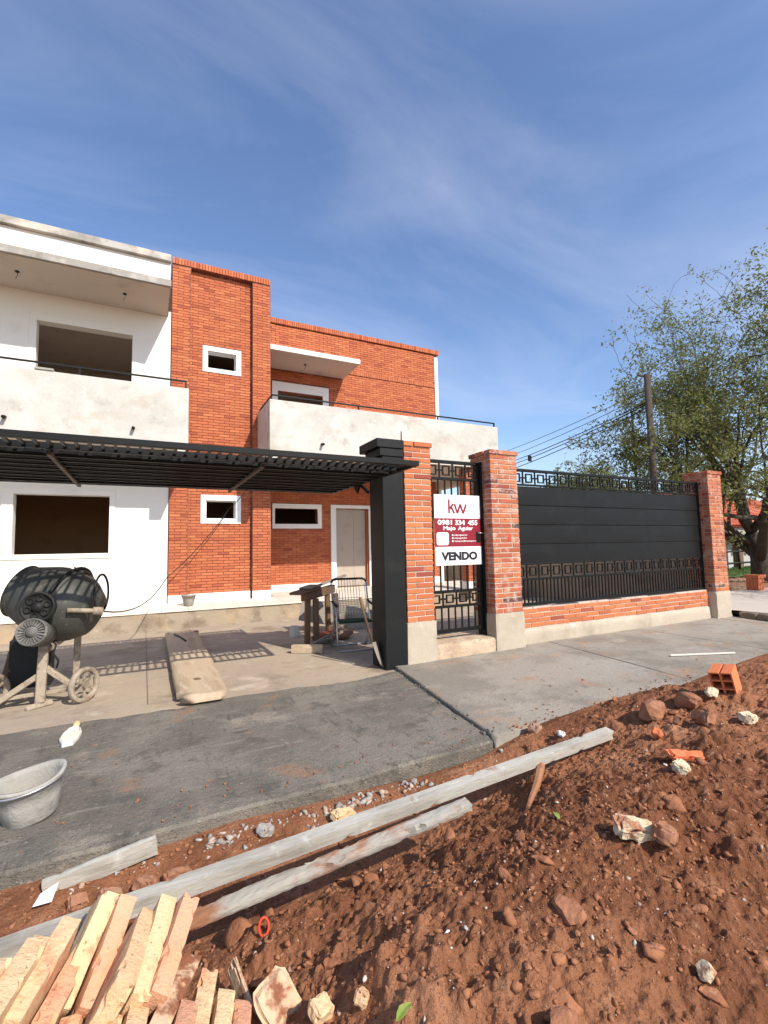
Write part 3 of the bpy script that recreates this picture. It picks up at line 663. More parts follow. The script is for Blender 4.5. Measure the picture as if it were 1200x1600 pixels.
# --- brick column under the right balcony
# --- brickwork
HB_L, HB_H, JT = .215, .0592, .010
brick_list = []       # (centre, size(x,y,z), rotated)
def brick_field(x0, x1, z0, z1, y, holes=(), depth=.030, phase=0.0):
    row = 0; z = z0
    while z + HB_H * .6 < z1:
        h = min(HB_H, z1 - z) - JT; off = (row % 2) * HB_L / 2 + phase
        x = x0 - HB_L + (off % HB_L)
        while x < x1:
            a, b = max(x, x0), min(x + HB_L, x1) - JT; x += HB_L
            segs = [(a, b)]
            for hx0, hx1, hz0, hz1 in holes:
                if z + h > hz0 and z < hz1:
                    ns = []
                    for p, q in segs:
                        if q <= hx0 or p >= hx1: ns.append((p, q)); continue
                        if p < hx0: ns.append((p, hx0 - .004))
                        if q > hx1: ns.append((hx1 + .004, q))
                    segs = ns
            for p, q in segs:
                if q - p > .02: brick_list.append(((p + q) / 2, y - depth / 2 + .018 + random.uniform(-.0025, .0025), z + h / 2, q - p, depth, h))
        z += HB_H; row += 1
fr_t = [(1.018, 1.827, 1.963, 2.562), (1.028, 1.822, 5.170, 5.739)]
brick_field(.43, .775, .552, 7.325, 10.212); brick_field(2.05, 2.437, .552, 7.325, 10.212, phase=.1)
brick_field(.785, 2.04, .552, 7.325, 10.322, fr_t, phase=.05)
fr_r = [(2.795, 4.085, 1.925, 2.555), (4.325, 5.525, .3, 2.56), (2.795, 4.315, 3.3, 5.665), (2.44, 4.77, 5.985, 6.13)]
brick_field(2.45, 7.685, .552, 3.30, 11.612, fr_r); brick_field(2.45, 7.685, 3.47, 6.14, 11.612, fr_r, phase=.07); brick_field(2.45, 7.685, 6.262, 7.165, 11.600, fr_r, phase=.02)
def soldier(x0, x1, z0, z1, y, depth):
    x = x0
    while x < x1:
        b = min(x + .058, x1); brick_list.append(((x + b) / 2 - .004, y + random.uniform(-.004, .004), (z0 + z1) / 2, b - x - .009, depth, z1 - z0 + random.uniform(-.003, .003))); x += .058
soldier(.425, 2.44, 7.335, 7.465, 10.27, .16)
soldier(2.45, 7.84, 7.172, 7.30, 11.64, .20); soldier(4.80, 7.685, 6.15, 6.258, 11.615, .06)
# the bricks nearest the eye are single objects, the rest one part
brick_list.sort(key=lambda b: (abs(b[3] - (HB_L - JT)) > .002 or abs(b[5] - (HB_H - JT)) > .002, math.dist(b[:3], (0, 0, 1.35)), ))
hb_mesh = MB().obox(Matrix.Identity(4), (HB_L - JT, .030, HB_H - JT), .003).mesh('brick'); hb_mesh.materials.append(MATS['house_brick'])
for b in brick_list[:300]: link('brick', hb_mesh, None, tower, loc=b[:3])
rest = MB()
for b in brick_list[300:]:
    rest.box(b[0] - b[3] / 2, b[0] + b[3] / 2, b[1] - b[4] / 2, b[1] + b[4] / 2, b[2] - b[5] / 2, b[2] + b[5] / 2)
stuff(rest.build('brick_facing', 'house_brick', house))
# skirting tiles
def skirting(x0, x1, y, z0=.36, z1=.548):
    x = x0
    while x < x1 - .02:
        b = min(x + .44, x1); MB().box(x, b - .004, y - .02, y, z0, z1, .002).build('skirting_tile', 'frame_white', house); x += .44
skirting(.428, .778, 10.21); skirting(2.047, 2.437, 10.21); skirting(.79, 2.035, 10.32); skirting(2.455, 4.325, 11.61); skirting(5.53, 7.68, 11.61)
# brick column standing under the right balcony
cc = thing('porch_column', (7.06, 9.4, .36), 'orange brick column under the right balcony, seen through the gate', 'column')
MB().box(6.925, 7.215, 9.215, 9.485, .36, 3.29).build('core', 'house_mortar', cc)
cb = MB()
for k in range(38):
    z = .56 + k * .0715
    for (a, b) in (((6.915, 7.065), (7.075, 7.225)) if k % 2 else ((6.915, 6.99), (7.0, 7.15), (7.16, 7.225))):
        MB().box(a, b, 9.205, 9.26, z, z + .061, .003).build('brick', 'house_brick', cc)
    MB().box(6.914, 6.965, 9.268, 9.48, z, z + .061, .003).build('brick', 'house_brick', cc)
MB().box(6.90, 7.24, 9.19, 9.50, .36, .555, .004).build('skirting', 'frame_white', cc)
# ================================================================== FRONT BOUNDARY
def box_obj(name, x0, x1, y0, y1, z0, z1, mat, parent, c=.003, **k): return MB().box(x0, x1, y0, y1, z0, z1, c).build(name, mat, parent, **k)
_unit = {}
def piece(name, cx, cy, cz, sx, sy, sz, mat, parent, c=.003):
    """alike pieces share mesh data"""
    key = (name, round(sx, 3), round(sy, 3), round(sz, 3), mat, c)
    if key not in _unit:
        me = MB().obox(Matrix.Identity(4), (sx, sy, sz), c).mesh(name); me.materials.append(MATS[mat]); _unit[key] = me
    return link(name, _unit[key], None, parent, loc=(cx, cy, cz))
CH = .065
def brick_pillar(x0, x1, y0, y1, label, mat, mortar, plinth_dx):
    p = thing('brick_pillar', ((x0 + x1) / 2, (y0 + y1) / 2, 0), label, 'pillar', 'brick pillars of the front fence')
    box_obj('mortar_core', x0 + .007, x1 - .007, y0 + .007, y1 - .007, .48, 2.63, mortar, p, 0)
    W = x1 - x0; D = y1 - y0; T = .115; n = 33
    for k in range(n):
        z = .512 + k * CH + (CH - .013) / 2 - .0065; h = .052 if k < n - 1 else .056; top = k == n - 1; e = .016 if top else 0
        j = lambda a=.0025: random.uniform(-a, a)
        cut = x0 + (W - .13 if k % 2 else .13)
        for a, b in ((x0 - e, cut - .005), (cut + .005, x1 + e)):
            piece('brick', (a + b) / 2, y0 + T / 2 - e + j(), z, round(b - a, 2) - .0, T, h, mat, p)
        yc = y0 + T + .010; Dm = y1 - yc; cy = yc + Dm * (.42 if k % 2 else .6)
        for a, b in ((yc, cy - .005), (cy + .005, y1 + e)):
            piece('brick', x0 + T / 2 - e + j(), (a + b) / 2, z, T, b - a, h, mat, p); piece('brick', x1 - T / 2 + e + j(), (a + b) / 2, z, T, b - a, h, mat, p)
    me = rough_box('plinth', Matrix.Translation(((x0 + x1) / 2, (y0 + y1) / 2, .225)), (W + plinth_dx, D + .03, .55), (10, 10, 10), .004, int(x0 * 10), .012)
    link('plinth', me, 'plinth_concrete', p); return p
P1 = brick_pillar(2.735, 3.108, 4.83, 5.25, 'orange brick pillar with pale joints right beside the black pillar', 'pillar_brick', 'pale_mortar', .03)
P2 = brick_pillar(4.03, 4.488, 4.83, 5.25, 'worn brick pillar with dark blotches between gate and fence', 'worn_brick', 'pale_mortar', .03)
P3 = brick_pillar(8.93, 9.345, 4.83, 5.25, 'brick pillar at the far right end of the black fence', 'worn_brick', 'mortar', .03)
o = link('paint_mark', MB().prism([(4.285, 4.8295, 1.44), (4.335, 4.8295, 1.43), (4.33, 4.8295, 1.54), (4.31, 4.8295, 1.51), (4.29, 4.8295, 1.55)], (0, -.003, 0)).mesh('paint_mark'), 'red_pipe', P2)
MB().tube([(2.80, 5.0, 2.64), (2.802, 5.0, 2.80)], .007, 6).build('rebar_end', 'dark_rubber', P1)

bpil = thing('black_pillar', (2.58, 5.0, 0), 'square black painted steel-clad pillar with overhanging cap beside orange brick pillar', 'pillar')
link('shaft', rough_box('shaft', Matrix.Translation((2.583, 5.01, 1.27)), (.27, .36, 2.56), (6, 6, 24), .0012, 5, .002), 'black_pillar', bpil)
box_obj('cap', 2.365, 2.725, 4.80, 5.30, 2.535, 2.64, 'black_pillar', bpil, .006)
box_obj('cap_neck', 2.41, 2.722, 4.815, 5.22, 2.44, 2.534, 'black_pillar', bpil, .004)
# step under the gate
st = link('gate_step', rough_box('gate_step', Matrix.Translation((3.575, 5.12, .08)), (.92, .58, .26), (26, 14, 7), .007, 21, .03), 'step_concrete')
tag(st, 'rough beige concrete doorstep under the small black gate', 'step')

# low brick wall below the fence
bw = thing('boundary_wall', (6.7, 4.99, 0), 'low orange brick wall on a concrete footing below the black fence', 'wall')
box_obj('mortar_core', 4.49, 8.925, 4.957, 5.08, .20, .495, 'pale_mortar', bw, 0)
for k in range(4):
    x = 4.492 - (.12 if k % 2 else 0)
    while x < 8.92:
        a = max(x, 4.492); b = min(x + .235, 8.922)
        if b - a > .03: piece('brick', (a + b) / 2, 5.012 + random.uniform(-.004, .004), .279 + k * CH + random.uniform(-.002, .002), round(b - a, 3), .125, .053, 'pillar_brick', bw)
        x += .246
def footing():
    n = 120; x = np.linspace(4.49, 8.93, n); rows = [(4.925, -.03), (4.928, .06), (4.93, .16), (4.935, .232), (4.96, .243), (5.10, .243)]
    V = np.zeros((n, len(rows), 3))
    for k, (y, z) in enumerate(rows):
        V[:, k, 0] = x; V[:, k, 1] = y + .010 * fbm(x, x * 0 + k, 3, 3) * (k < 5); V[:, k, 2] = z + .012 * fbm(x, x * 0 + 4, 2.5, 3) * (k in (3,))
    i = np.arange(n * len(rows)).reshape(n, -1); F = np.stack([i[:-1, :-1], i[1:, :-1], i[1:, 1:], i[:-1, 1:]], -1).reshape(-1, 4)
    link('footing', fast_mesh('footing', V.reshape(-1, 3), F), 'plinth_concrete', bw, True)
footing()
tp = MB(); x = 4.5
while x < 8.9:
    b = x + random.uniform(.25, .6); tp.box(x, min(b, 8.92), 4.962 + random.uniform(0, .01), 5.07, .494, .512 + random.uniform(-.004, .016), .004); x = b + .004
tp.build('mortar_capping', 'pale_mortar', bw)

def ring(cx, y, cz, w, h, t, d, parent, name='ornament_square'):
    key = (name, round(w, 3), round(h, 3), t)
    if key not in _unit:
        m = MB(); m.box(-w / 2, w / 2, -d / 2, d / 2, h / 2 - t, h / 2, .001); m.box(-w / 2, w / 2, -d / 2, d / 2, -h / 2, -h / 2 + t, .001)
        m.box(-w / 2, -w / 2 + t, -d / 2 + .001, d / 2 - .001, -h / 2 + t, h / 2 - t); m.box(w / 2 - t, w / 2, -d / 2 + .001, d / 2 - .001, -h / 2 + t, h / 2 - t)
        _unit[key] = m.mesh(name); _unit[key].materials.append(MATS['black_metal'])
    return link(name, _unit[key], None, parent, loc=(cx, y, cz))
# --- long fence panel
fy = 5.02
fe = thing('metal_fence', (6.7, fy, .53), 'long black metal fence panel with sheet infill and square ornaments', 'fence')
for (a, b) in ((.535, .575), (.885, .915), (1.098, 1.118), (2.212, 2.236), (2.412, 2.45)): box_obj('rail', 4.50, 8.92, fy - .022, fy + .022, a, b, 'black_metal', fe)
for x in (4.515, 8.905): box_obj('stile', x - .018, x + .018, fy - .024, fy + .024, .5755, 2.4115, 'black_metal', fe)
cells = 19; pitch = (8.885 - 4.535) / cells
for i in range(cells):
    cx = 4.535 + pitch * (i + .5)
    for cz, hh in ((2.324, .176), (1.0065, .183)):
        ring(cx, fy, cz, .125, hh - .05, .016, .022, fe)
        box_obj('ornament_link', cx - pitch / 2 + .009, cx - .063, fy - .009, fy + .009, cz - .010, cz + .010, 'black_metal', fe, 0)
        box_obj('ornament_link', cx + .063, cx + pitch / 2 - .009, fy - .009, fy + .009, cz - .010, cz + .010, 'black_metal', fe, 0)
        if i: piece('ornament_bar', cx - pitch / 2, fy, cz, .017, .02, hh - .002, 'black_metal', fe, .001)
for i in range(61): piece('bar', 4.56 + i * .0719, fy, .73, .018, .018, .309, 'black_metal', fe, .001)
for c in range(3):
    x0 = 4.535 + c * 1.451; x1 = x0 + 1.4495
    for r in range(4):
        z0 = 1.12 + r * .273; m = MB(); n = 16; V = []
        for k in range(n + 1):
            a = x0 + (x1 - x0) * k / n
            for zz in range(7):
                za = z0 + .264 * zz / 6; edge = min(1, min(k, n - k) / 2)
                V.append((a, fy - .012 + .010 * zz / 6 - (.0022 * math.sin(math.pi * zz / 6) + .0022 * math.sin(4.3 * a + r * 2.1 + c) * math.sin(math.pi * zz / 6)) * edge, za))
        m.add(V, [(k * 7 + q, k * 7 + 7 + q, k * 7 + 8 + q, k * 7 + 1 + q) for k in range(n) for q in range(6)])
        po = m.build('sheet_panel', 'black_metal', fe)
        md = po.modifiers.new('t', 'SOLIDIFY'); md.thickness = .004; md.offset = 0
for c in (): box_obj('mullion', 4.5325 + c * 1.451 - .012, 4.5325 + c * 1.451 + .012, fy + .006, fy + .03, 1.119, 2.211, 'black_metal', fe)
for r in (1, 2, 3): box_obj('panel_backing', 4.54, 8.88, fy + .010, fy + .022, 1.12 + r * .273 - .02, 1.12 + r * .273 + .015, 'black_metal', fe, 0)
# --- pedestrian gate
gy = 5.06
ga = thing('small_gate', (3.57, gy, .29), 'narrow black barred metal gate between two brick pillars', 'gate')
gx0, gx1 = 3.16, 3.99
for (a, b) in ((.29, .335), (.60, .632), (.792, .822), (2.235, 2.27), (2.452, 2.495)): box_obj('rail', gx0, gx1, gy - .02, gy + .02, a, b, 'black_metal', ga)
for x in (gx0 + .001, gx1 - .019): box_obj('stile', x, x + .038 if x < 3.5 else gx1 + .03, gy - .022, gy + .022, .28, 2.4515, 'black_metal', ga)
box_obj('gate_post', 4.0, 4.027, gy - .06, gy + .10, .2, 2.50, 'black_metal', ga)
for i in range(4):
    cx = 3.28 + i * .207
    for cz, hh in ((2.361, .18), (.712, .158)):
        ring(cx, gy, cz, .115, hh - .05, .016, .022, ga)
        if i: box_obj('ornament_link', cx - .150, cx - .058, gy - .009, gy + .009, cz - .010, cz + .010, 'black_metal', ga, 0)
        if i: piece('ornament_bar', cx - .1035, gy, cz, .018, .02, hh, 'black_metal', ga, .001)
for i in range(7):
    x = 3.255 + i * .1035
    piece('bar', x, gy, 1.5285, .018, .018, 1.411, 'black_metal', ga, .001); piece('bar', x, gy, .4675, .018, .018, .263, 'black_metal', ga, .001)
lk = box_obj('lock_box', 3.90, 3.975, gy - .05, gy - .0225, 1.42, 1.56, 'black_metal', ga)
MB().tube([(3.93, gy - .055, 1.545), (4.02, gy - .06, 1.545)], .008, 8).build('latch_bolt', 'chrome_tube', lk, True)
# --- overhead tilt gate (opened flat above the drive)
tg = thing('garage_gate', (0, 5.1, 2.16), 'wide black metal tilt-up garage gate opened flat overhead', 'gate')
zx = 2.185; X0, X1 = -2.55, 2.385
for (ya, yb) in ((3.91, 3.955), (4.245, 4.275), (4.455, 4.48), (6.02, 6.045), (6.245, 6.29)): box_obj('rail', X0, X1, ya, yb, zx - .025, zx + .025, 'black_metal', tg)
for x in (X0, X1 - .04): box_obj('stile', x, x + .04, 3.956, 6.244, zx - .026, zx + .024, 'black_metal', tg)
nb = 58
for i in range(nb): piece('bar', X0 + .06 + i * .0845, 4.10, zx, .02, .289, .02, 'black_metal', tg, .001)
nc = 21; pt = (X1 - X0 - .08) / nc
rg_mesh = None
for i in range(nc):
    cx = X0 + .04 + pt * (i + .5)
    for cy in (4.365, 6.145):
        if rg_mesh is None:
            m = MB(); w, h, t, d = .13, .12, .018, .022
            m.box(-w / 2, w / 2, h / 2 - t, h / 2, -d / 2, d / 2); m.box(-w / 2, w / 2, -h / 2, -h / 2 + t, -d / 2, d / 2); m.box(-w / 2, -w / 2 + t, -h / 2 + t, h / 2 - t, -d / 2, d / 2); m.box(w / 2 - t, w / 2, -h / 2 + t, h / 2 - t, -d / 2, d / 2)
            rg_mesh = m.mesh('ornament_square'); rg_mesh.materials.append(MATS['black_metal'])
        link('ornament_square', rg_mesh, None, tg, loc=(cx, cy, zx))
        if i: piece('ornament_bar', cx - pt / 2, cy, zx, .018, .176, .02, 'black_metal', tg, .001)
        piece('ornament_link', cx - pt / 4 - .033, cy, zx, .035, .02, .018, 'black_metal', tg, 0); piece('ornament_link', cx + pt / 4 + .033, cy, zx, .035, .02, .018, 'black_metal', tg, 0)
for k in range(7):
    y0 = 4.482 + k * .2195
    for c in range(3):
        xa = X0 + .045 + c * 1.615; xb = xa + 1.61
        m = MB().add([(xa, y0, zx + .012), (xb, y0, zx + .012), (xb, y0 + .214, zx - .006), (xa, y0 + .214, zx - .006), (xa, y0, zx - .004), (xb, y0, zx - .004), (xb, y0 + .214, zx - .022), (xa, y0 + .214, zx - .022)],
                     [(0, 1, 2, 3), (7, 6, 5, 4), (0, 4, 5, 1), (2, 6, 7, 3), (0, 3, 7, 4), (1, 5, 6, 2)])
        m.build('sheet_panel', 'black_metal', tg)
for k in range(8): box_obj('rib', X0 + .045, X1 - .045, 4.485 + k * .2185, 4.507 + k * .2185, zx - .040, zx - .0235, 'black_metal', tg, .002)
for x in (-.66, .96): box_obj('stiffener', x - .016, x + .016, 4.30, 6.24, zx - .062, zx - .0275, 'brown_steel', tg)
MB().prism([(2.37, 5.32, 2.155), (2.37, 5.50, 2.155), (2.37, 5.40, 2.06)], (.02, 0, 0)).build('hinge_bracket', 'black_metal', tg)
MB().bar((2.405, 5.42, 2.20), (2.43, 5.19, 2.05), .03, .03).build('pivot_arm', 'black_metal', tg)

# --- sale sign wired to the gate
sg = thing('sale_sign', (3.59, 5.0, 1.15), 'white and dark red for-sale sign reading VENDO wired to the narrow gate', 'sign')
sy = 5.015; sx0, sx1, sz0, sz1 = 3.262, 3.985, 1.135, 2.04
def sgp(u, v): return sx0 + u * (sx1 - sx0), sz0 + v * (sz1 - sz0)
box_obj('sign_board', sx0, sx1, sy, sy + .006, sz0, sz1, 'sign_white', sg, .001)
a = sgp(0, .262); b = sgp(1, .664)
box_obj('red_band', a[0], b[0], sy - .0012, sy - .0002, a[1], b[1], 'sign_red', sg, 0)
def rrect(u0, u1, v0, v1, r, y, mat, name):
    (xa, za), (xb, zb) = sgp(u0, v0), sgp(u1, v1); pts = []
    for cx, cz, s in ((xb - r, zb - r, 0), (xa + r, zb - r, 1), (xa + r, za + r, 2), (xb - r, za + r, 3)):
        for k in range(6):
            t = (s + k / 5) * math.pi / 2; pts.append((cx + r * math.cos(t), y, cz + r * math.sin(t)))
    MB().prism(pts, (0, .0008, 0)).build(name, mat, sg)
rrect(.03, .285, .285, .465, .03, sy - .0024, 'sign_white', 'code_patch')
rrect(.355, .385, .412, .437, .009, sy - .0022, 'sign_white', 'bullet'); rrect(.355, .385, .37, .395, .009, sy - .0022, 'sign_white', 'bullet'); rrect(.355, .385, .328, .353, .009, sy - .0022, 'sign_white', 'bullet')
def text(s, u0, u1, v0, v1, mat, name, bold=0.0, y=None):
    cu = bpy.data.curves.new(name, 'FONT'); cu.body = s; cu.size = 1; cu.offset = bold; cu.resolution_u = 3
    to = bpy.data.objects.new('tmp', cu); COL.objects.link(to); bpy.context.view_layer.update()
    me = bpy.data.meshes.new_from_object(to.evaluated_get(bpy.context.evaluated_depsgraph_get())); bpy.data.objects.remove(to)
    V = np.array([v.co[:] for v in me.vertices]); mn = V.min(0); mx = V.max(0)
    (xa, za), (xb, zb) = sgp(u0, v0), sgp(u1, v1); yy = sy - .0026 if y is None else y
    for v in me.vertices:
        v.co = (xa + (v.co.x - mn[0]) / (mx[0] - mn[0]) * (xb - xa), yy, za + (v.co.y - mn[1]) / (mx[1] - mn[1]) * (zb - za))
    me.materials.clear(); return link(name, me, mat, sg)
text('VENDO', .115, .90, .065, .19, 'sign_black', 'lettering', .06, sy - .0012)
for w_, ua, ub in (('0981', .06, .365), ('334', .43, .645), ('455', .71, .925)): text(w_, ua, ub, .568, .642, 'sign_white', 'lettering', .036)
text('Majo', .175, .435, .478, .553, 'sign_white', 'lettering', .026); text('Aguiar', .49, .82, .478, .553, 'sign_white', 'lettering', .026)
text('majo.aguiar.kw', .405, .69, .408, .440, 'sign_white', 'lettering', .01); text('majoaguiarkw', .405, .68, .366, .396, 'sign_white', 'lettering', .01); text('majoaguiar@kwparaguay.com', .405, .93, .324, .354, 'sign_white', 'lettering', .01)
text('KELLERWILLIAMS', .30, .695, .695, .715, 'sign_grey', 'lettering', 0, sy - .0012)
def stroke(p, q, w):
    (xa, za), (xb, zb) = sgp(*p), sgp(*q); d = Vector((xb - xa, 0, zb - za)).normalized(); n = Vector((-d.z, 0, d.x)) * w / 2
    return [Vector((xa, sy - .0012, za)) + n, Vector((xa, sy - .0012, za)) - n, Vector((xb, sy - .0012, zb)) - n, Vector((xb, sy - .0012, zb)) + n]
lg = MB()
for i, (p, q) in enumerate((((.31, .735), (.31, .935)), ((.325, .80), (.405, .872)), ((.355, .825), (.425, .735)), ((.43, .868), (.49, .737)), ((.49, .737), (.555, .868)), ((.555, .868), (.615, .737)), ((.615, .737), (.685, .868)))):
    s = stroke(p, q, .028); o_ = Vector((0, -.0003 * i, 0)); lg.add([t + o_ for t in s], [(0, 1, 2, 3)])
lg.build('logo', 'sign_red', sg)
for u, v in ((.02, .97), (.98, .97), (.02, .03), (.98, .03), (.02, .6), (.98, .6)):
    x, z = sgp(u, v); MB().tube([(x - .03 if u < .5 else x + .03, sy + .03, z + .01), (x, sy - .004, z), (x - .02 if u < .5 else x + .02, sy + .03, z - .01)], .002, 5).build('wire_tie', 'chrome_tube', sg)
# ================================================================== THINGS ON THE DRIVE
# --- cement mixer
mx = thing('cement_mixer', (-.8, 5.6, 0), 'old dark drum cement mixer on a cement-caked two-wheeled stand', 'cement mixer')
ax = Vector((-.86, .38, .34)).normalized()          # drum axis, mouth end
dc = Vector((-.74, 5.62, .90)); q = ax.to_track_quat('Z', 'Y').to_matrix().to_4x4() @ Matrix.Scale(.80, 4); q.translation = dc
prof = [(.0, -.46), (.20, -.455), (.27, -.43), (.37, -.30), (.42, -.20), (.43, -.10), (.435, -.095), (.435, -.06), (.43, -.055), (.43, .08), (.415, .14), (.33, .38), (.31, .44), (.325, .455), (.30, .455), (.295, .43), (.40, .12), (.41, -.10), (.35, -.30), (.0, -.42)]
drum = MB().lathe(prof, 40, q).build('drum', 'drum_steel', mx, True)
gp = []
for k in range(9):
    a = math.radians(-128 + k * 9); gp.append(q @ Vector((.452 * math.cos(a), .452 * math.sin(a), -.02)))
rgm = MB().lathe([(.436, -.15), (.462, -.145), (.462, -.10), (.436, -.095)], 48, q).build('ring_gear', 'drum_steel', drum, True)
# bail arch over the drum, from the pulley side over the top
def _ang(v):
    l = q.inverted() @ Vector(v); return math.atan2(l.y, l.x)
BA0 = _ang((-.80, 5.1, .80)); BA1 = _ang((-.74, 6.2, .80)); TOP_ = _ang((-.74, 5.62, 2))
while TOP_ < BA0: TOP_ += 2 * math.pi
while BA1 < BA0: BA1 += 2 * math.pi
if not (BA0 < TOP_ < BA1): BA1 -= 2 * math.pi
bp_ = [q @ Vector((.475 * math.cos(a), .475 * math.sin(a), -.10)) for a in np.linspace(BA0, BA1, 22)]
MB().tube(bp_, .017, 8).build('bail_arm', 'dark_rubber', mx, True)
# yellow guard below drum and tilt shaft
MB().lathe([(.442, -.10), (.458, -.09), (.458, .02), (.442, .03)], 14, q, math.radians(100), math.radians(160)).build('gear_guard', 'yellow_paint', mx)
MB().tube([(-.62, 5.22, .86), (-.36, 5.28, .83)], .022, 10).build('tilt_shaft', 'cement_steel', mx, True)
MB().tube([(-.42, 5.26, .835), (-.345, 5.285, .825)], .04, 10).build('shaft_sleeve', 'cement_steel', mx, True)
hw = [Vector((-.36, 5.36, .99)) + Vector((math.cos(t) * .05, math.cos(t) * .13, math.sin(t) * .18)) for t in np.linspace(0, 2 * math.pi, 25)[:-1]]
MB().tube(hw, .011, 6, closed=True).build('tilt_handwheel', 'dark_rubber', mx, True)
# pulley and motor
def disc(c, r, th, prof_name, mat, nrm=(-.12, -1, .12), rim=.02, n=28):
    m = Vector(nrm).normalized().to_track_quat('Z', 'Y').to_matrix().to_4x4(); m.translation = Vector(c)
    return MB().lathe([(0, -th / 2), (r * .97, -th / 2), (r, -th / 4), (r, th / 4), (r * .97, th / 2), (r - rim, th / 2), (r - rim - .006, th / 2 - .018), (r * .32, th / 2 - .018), (r * .30, th / 2 + .006), (0, th / 2 + .006)], n, m).build(prof_name, mat, mx, True), m
pu, pm = disc((-.815, 5.10, .915), .135, .07, 'pulley', 'dark_rubber')
for k in range(6):
    a = k * math.pi / 3 + .3; mm = pm @ Matrix.Translation((.075 * math.cos(a), .075 * math.sin(a), .018))
    MB().lathe([(.024, 0), (.030, .012), (.024, .014), (.018, .004), (.018, 0)], 12, mm).build('pulley_hole', 'dark_rubber', pu, True)
mo, mm_ = disc((-.835, 5.05, .705), .118, .11, 'motor', 'motor_grey', (-.2, -1, .25), .012)
for k in range(22):
    a = k * 2 * math.pi / 22; r0, r1 = .055, .100
    MB().bar(mm_ @ Vector((r0 * math.cos(a), r0 * math.sin(a), .044)), mm_ @ Vector((r1 * math.cos(a), r1 * math.sin(a), .044)), .008, .016, up=mm_.to_3x3() @ Vector((0, 0, 1))).build('cooling_fin', 'motor_grey', mo)
MB().tube([mm_ @ Vector((0, 0, -.05)), mm_ @ Vector((0, 0, -.22))], .105, 16).build('motor_body', 'drum_steel', mx, True)
# stand
MB().bar((-.815, 5.34, .04), (-.80, 5.36, .66), .075, .075, c=.008).build('post', 'cement_steel', mx)
MB().bar((-.80, 5.37, .30), (-1.14, 5.40, .07), .05, .05, c=.006).build('brace', 'cement_steel', mx)
MB().bar((-.79, 5.37, .34), (-.53, 5.36, .11), .05, .05, c=.006).build('brace', 'cement_steel', mx)
MB().bar((-1.16, 5.42, .09), (-.50, 5.36, .125), .035, .035, c=.005).build('axle', 'cement_steel', mx)
MB().bar((-.60, 5.86, .0), (-.585, 5.82, .72), .06, .045, c=.006).build('rear_leg', 'cement_steel', mx)
MB().bar((-.78, 5.38, .50), (-.59, 5.82, .62), .05, .05, c=.006).build('stay', 'cement_steel', mx)
MB().bar((-.83, 5.34, .03), (-.80, 5.30, -.0), .22, .05, c=.01).build('foot', 'cement_steel', mx)
MB().tube([(-.76, 5.3, .62), (-.70, 5.28, .55), (-.72, 5.29, .47), (-.68, 5.30, .40), (-.70, 5.35, .33)], .009, 6).build('motor_cable', 'cable', mx, True)
link('shovel_sack', rough_box('shovel_sack', frame_mtx((-1.10, 6.0, .38), (.25, .1, 1), (-1, .2, 0)), (.62, .34, .10), (8, 6, 3), .02, 3), 'brown_sack', mx)
link('control_box', rough_box('control_box', Matrix.Translation((-.95, 5.75, .34)), (.34, .22, .46), (4, 4, 4), .006, 4), 'dark_rubber', mx)
for wx, wy, rz in ((-.475, 5.30, -40), (-1.19, 5.44, -40)):
    m = Matrix.Translation((wx, wy, .158)) @ Matrix.Rotation(math.radians(rz), 4, 'Z') @ Matrix.Rotation(math.pi / 2, 4, 'Y')
    w = MB().lathe([(.125, -.022), (.150, -.026), (.160, -.018), (.160, .018), (.150, .026), (.125, .022), (.118, .012), (.118, -.012), (.125, -.022)], 30, m).build('wheel', 'cement_steel', mx, True)
    MB().lathe([(.0, -.03), (.034, -.03), (.034, .03), (.0, .03)], 14, m).build('hub', 'cement_steel', w)
    for k in range(6):
        a = k * math.pi / 3; MB().bar(m @ Vector((.03 * math.cos(a), .03 * math.sin(a), 0)), m @ Vector((.121 * math.cos(a), .121 * math.sin(a), 0)), .02, .014, up=m.to_3x3() @ Vector((0, 0, 1))).build('spoke', 'cement_steel', w)
# power cable from the balcony rail past the small window to the mixer
def sag(p, q, s, n=14):
    p, q = Vector(p), Vector(q); return [p.lerp(q, t) + Vector((0, 0, -s * 4 * t * (1 - t))) for t in np.linspace(0, 1, n)]
cb_ = sag((2.40, 9.10, 4.47), (2.12, 9.4, 3.2), .06) + sag((2.10, 9.5, 3.15), (1.55, 10.22, 2.25), .1)[1:] + sag((1.53, 10.2, 2.2), (.4, 9.9, .92), .08)[1:] + sag((.38, 9.88, .90), (-.40, 5.3, .84), .22)[1:]
tag(MB().tube(cb_, .0075, 6).build('power_cable', 'cable', None, True), 'thin black power cable sagging from the right balcony to the mixer', 'cable')

# --- big scaffold plank on the drive
pk = thing('wide_plank', (.55, 6.6, 0), 'wide weathered plank with broken near corner lying on the drive', 'plank')
ny_ = 60; t = np.linspace(0, 1, ny_)
y = 4.62 + t * 3.93; xl = .285 + .045 * t + .006 * fbm(t * 9, t * 0, 1, 3); xr = .715 + .095 * t + .006 * fbm(t * 9, t * 0 + 4, 1, 3)
brk = np.clip((4.80 - y) / .16, 0, 1); xl = xl + .13 * (brk > .02) * (.6 + .5 * np.sin(y * 40)) + .0 * t; xr = xr - .05 * np.clip((4.75 - y) / .12, 0, 1)
cols = []
for s in np.linspace(0, 1, 9):
    x = xl + (xr - xl) * s; z = .092 + .006 * fbm(x * 3, y, 3, 3) - .012 * (abs(s - .5) > .49); cols.append(np.stack([x, y, z], -1))
top = np.stack(cols, 1); bl_ = top[:, :1].copy(); bl_[..., 2] = .03; br_ = top[:, -1:].copy(); br_[..., 2] = .03
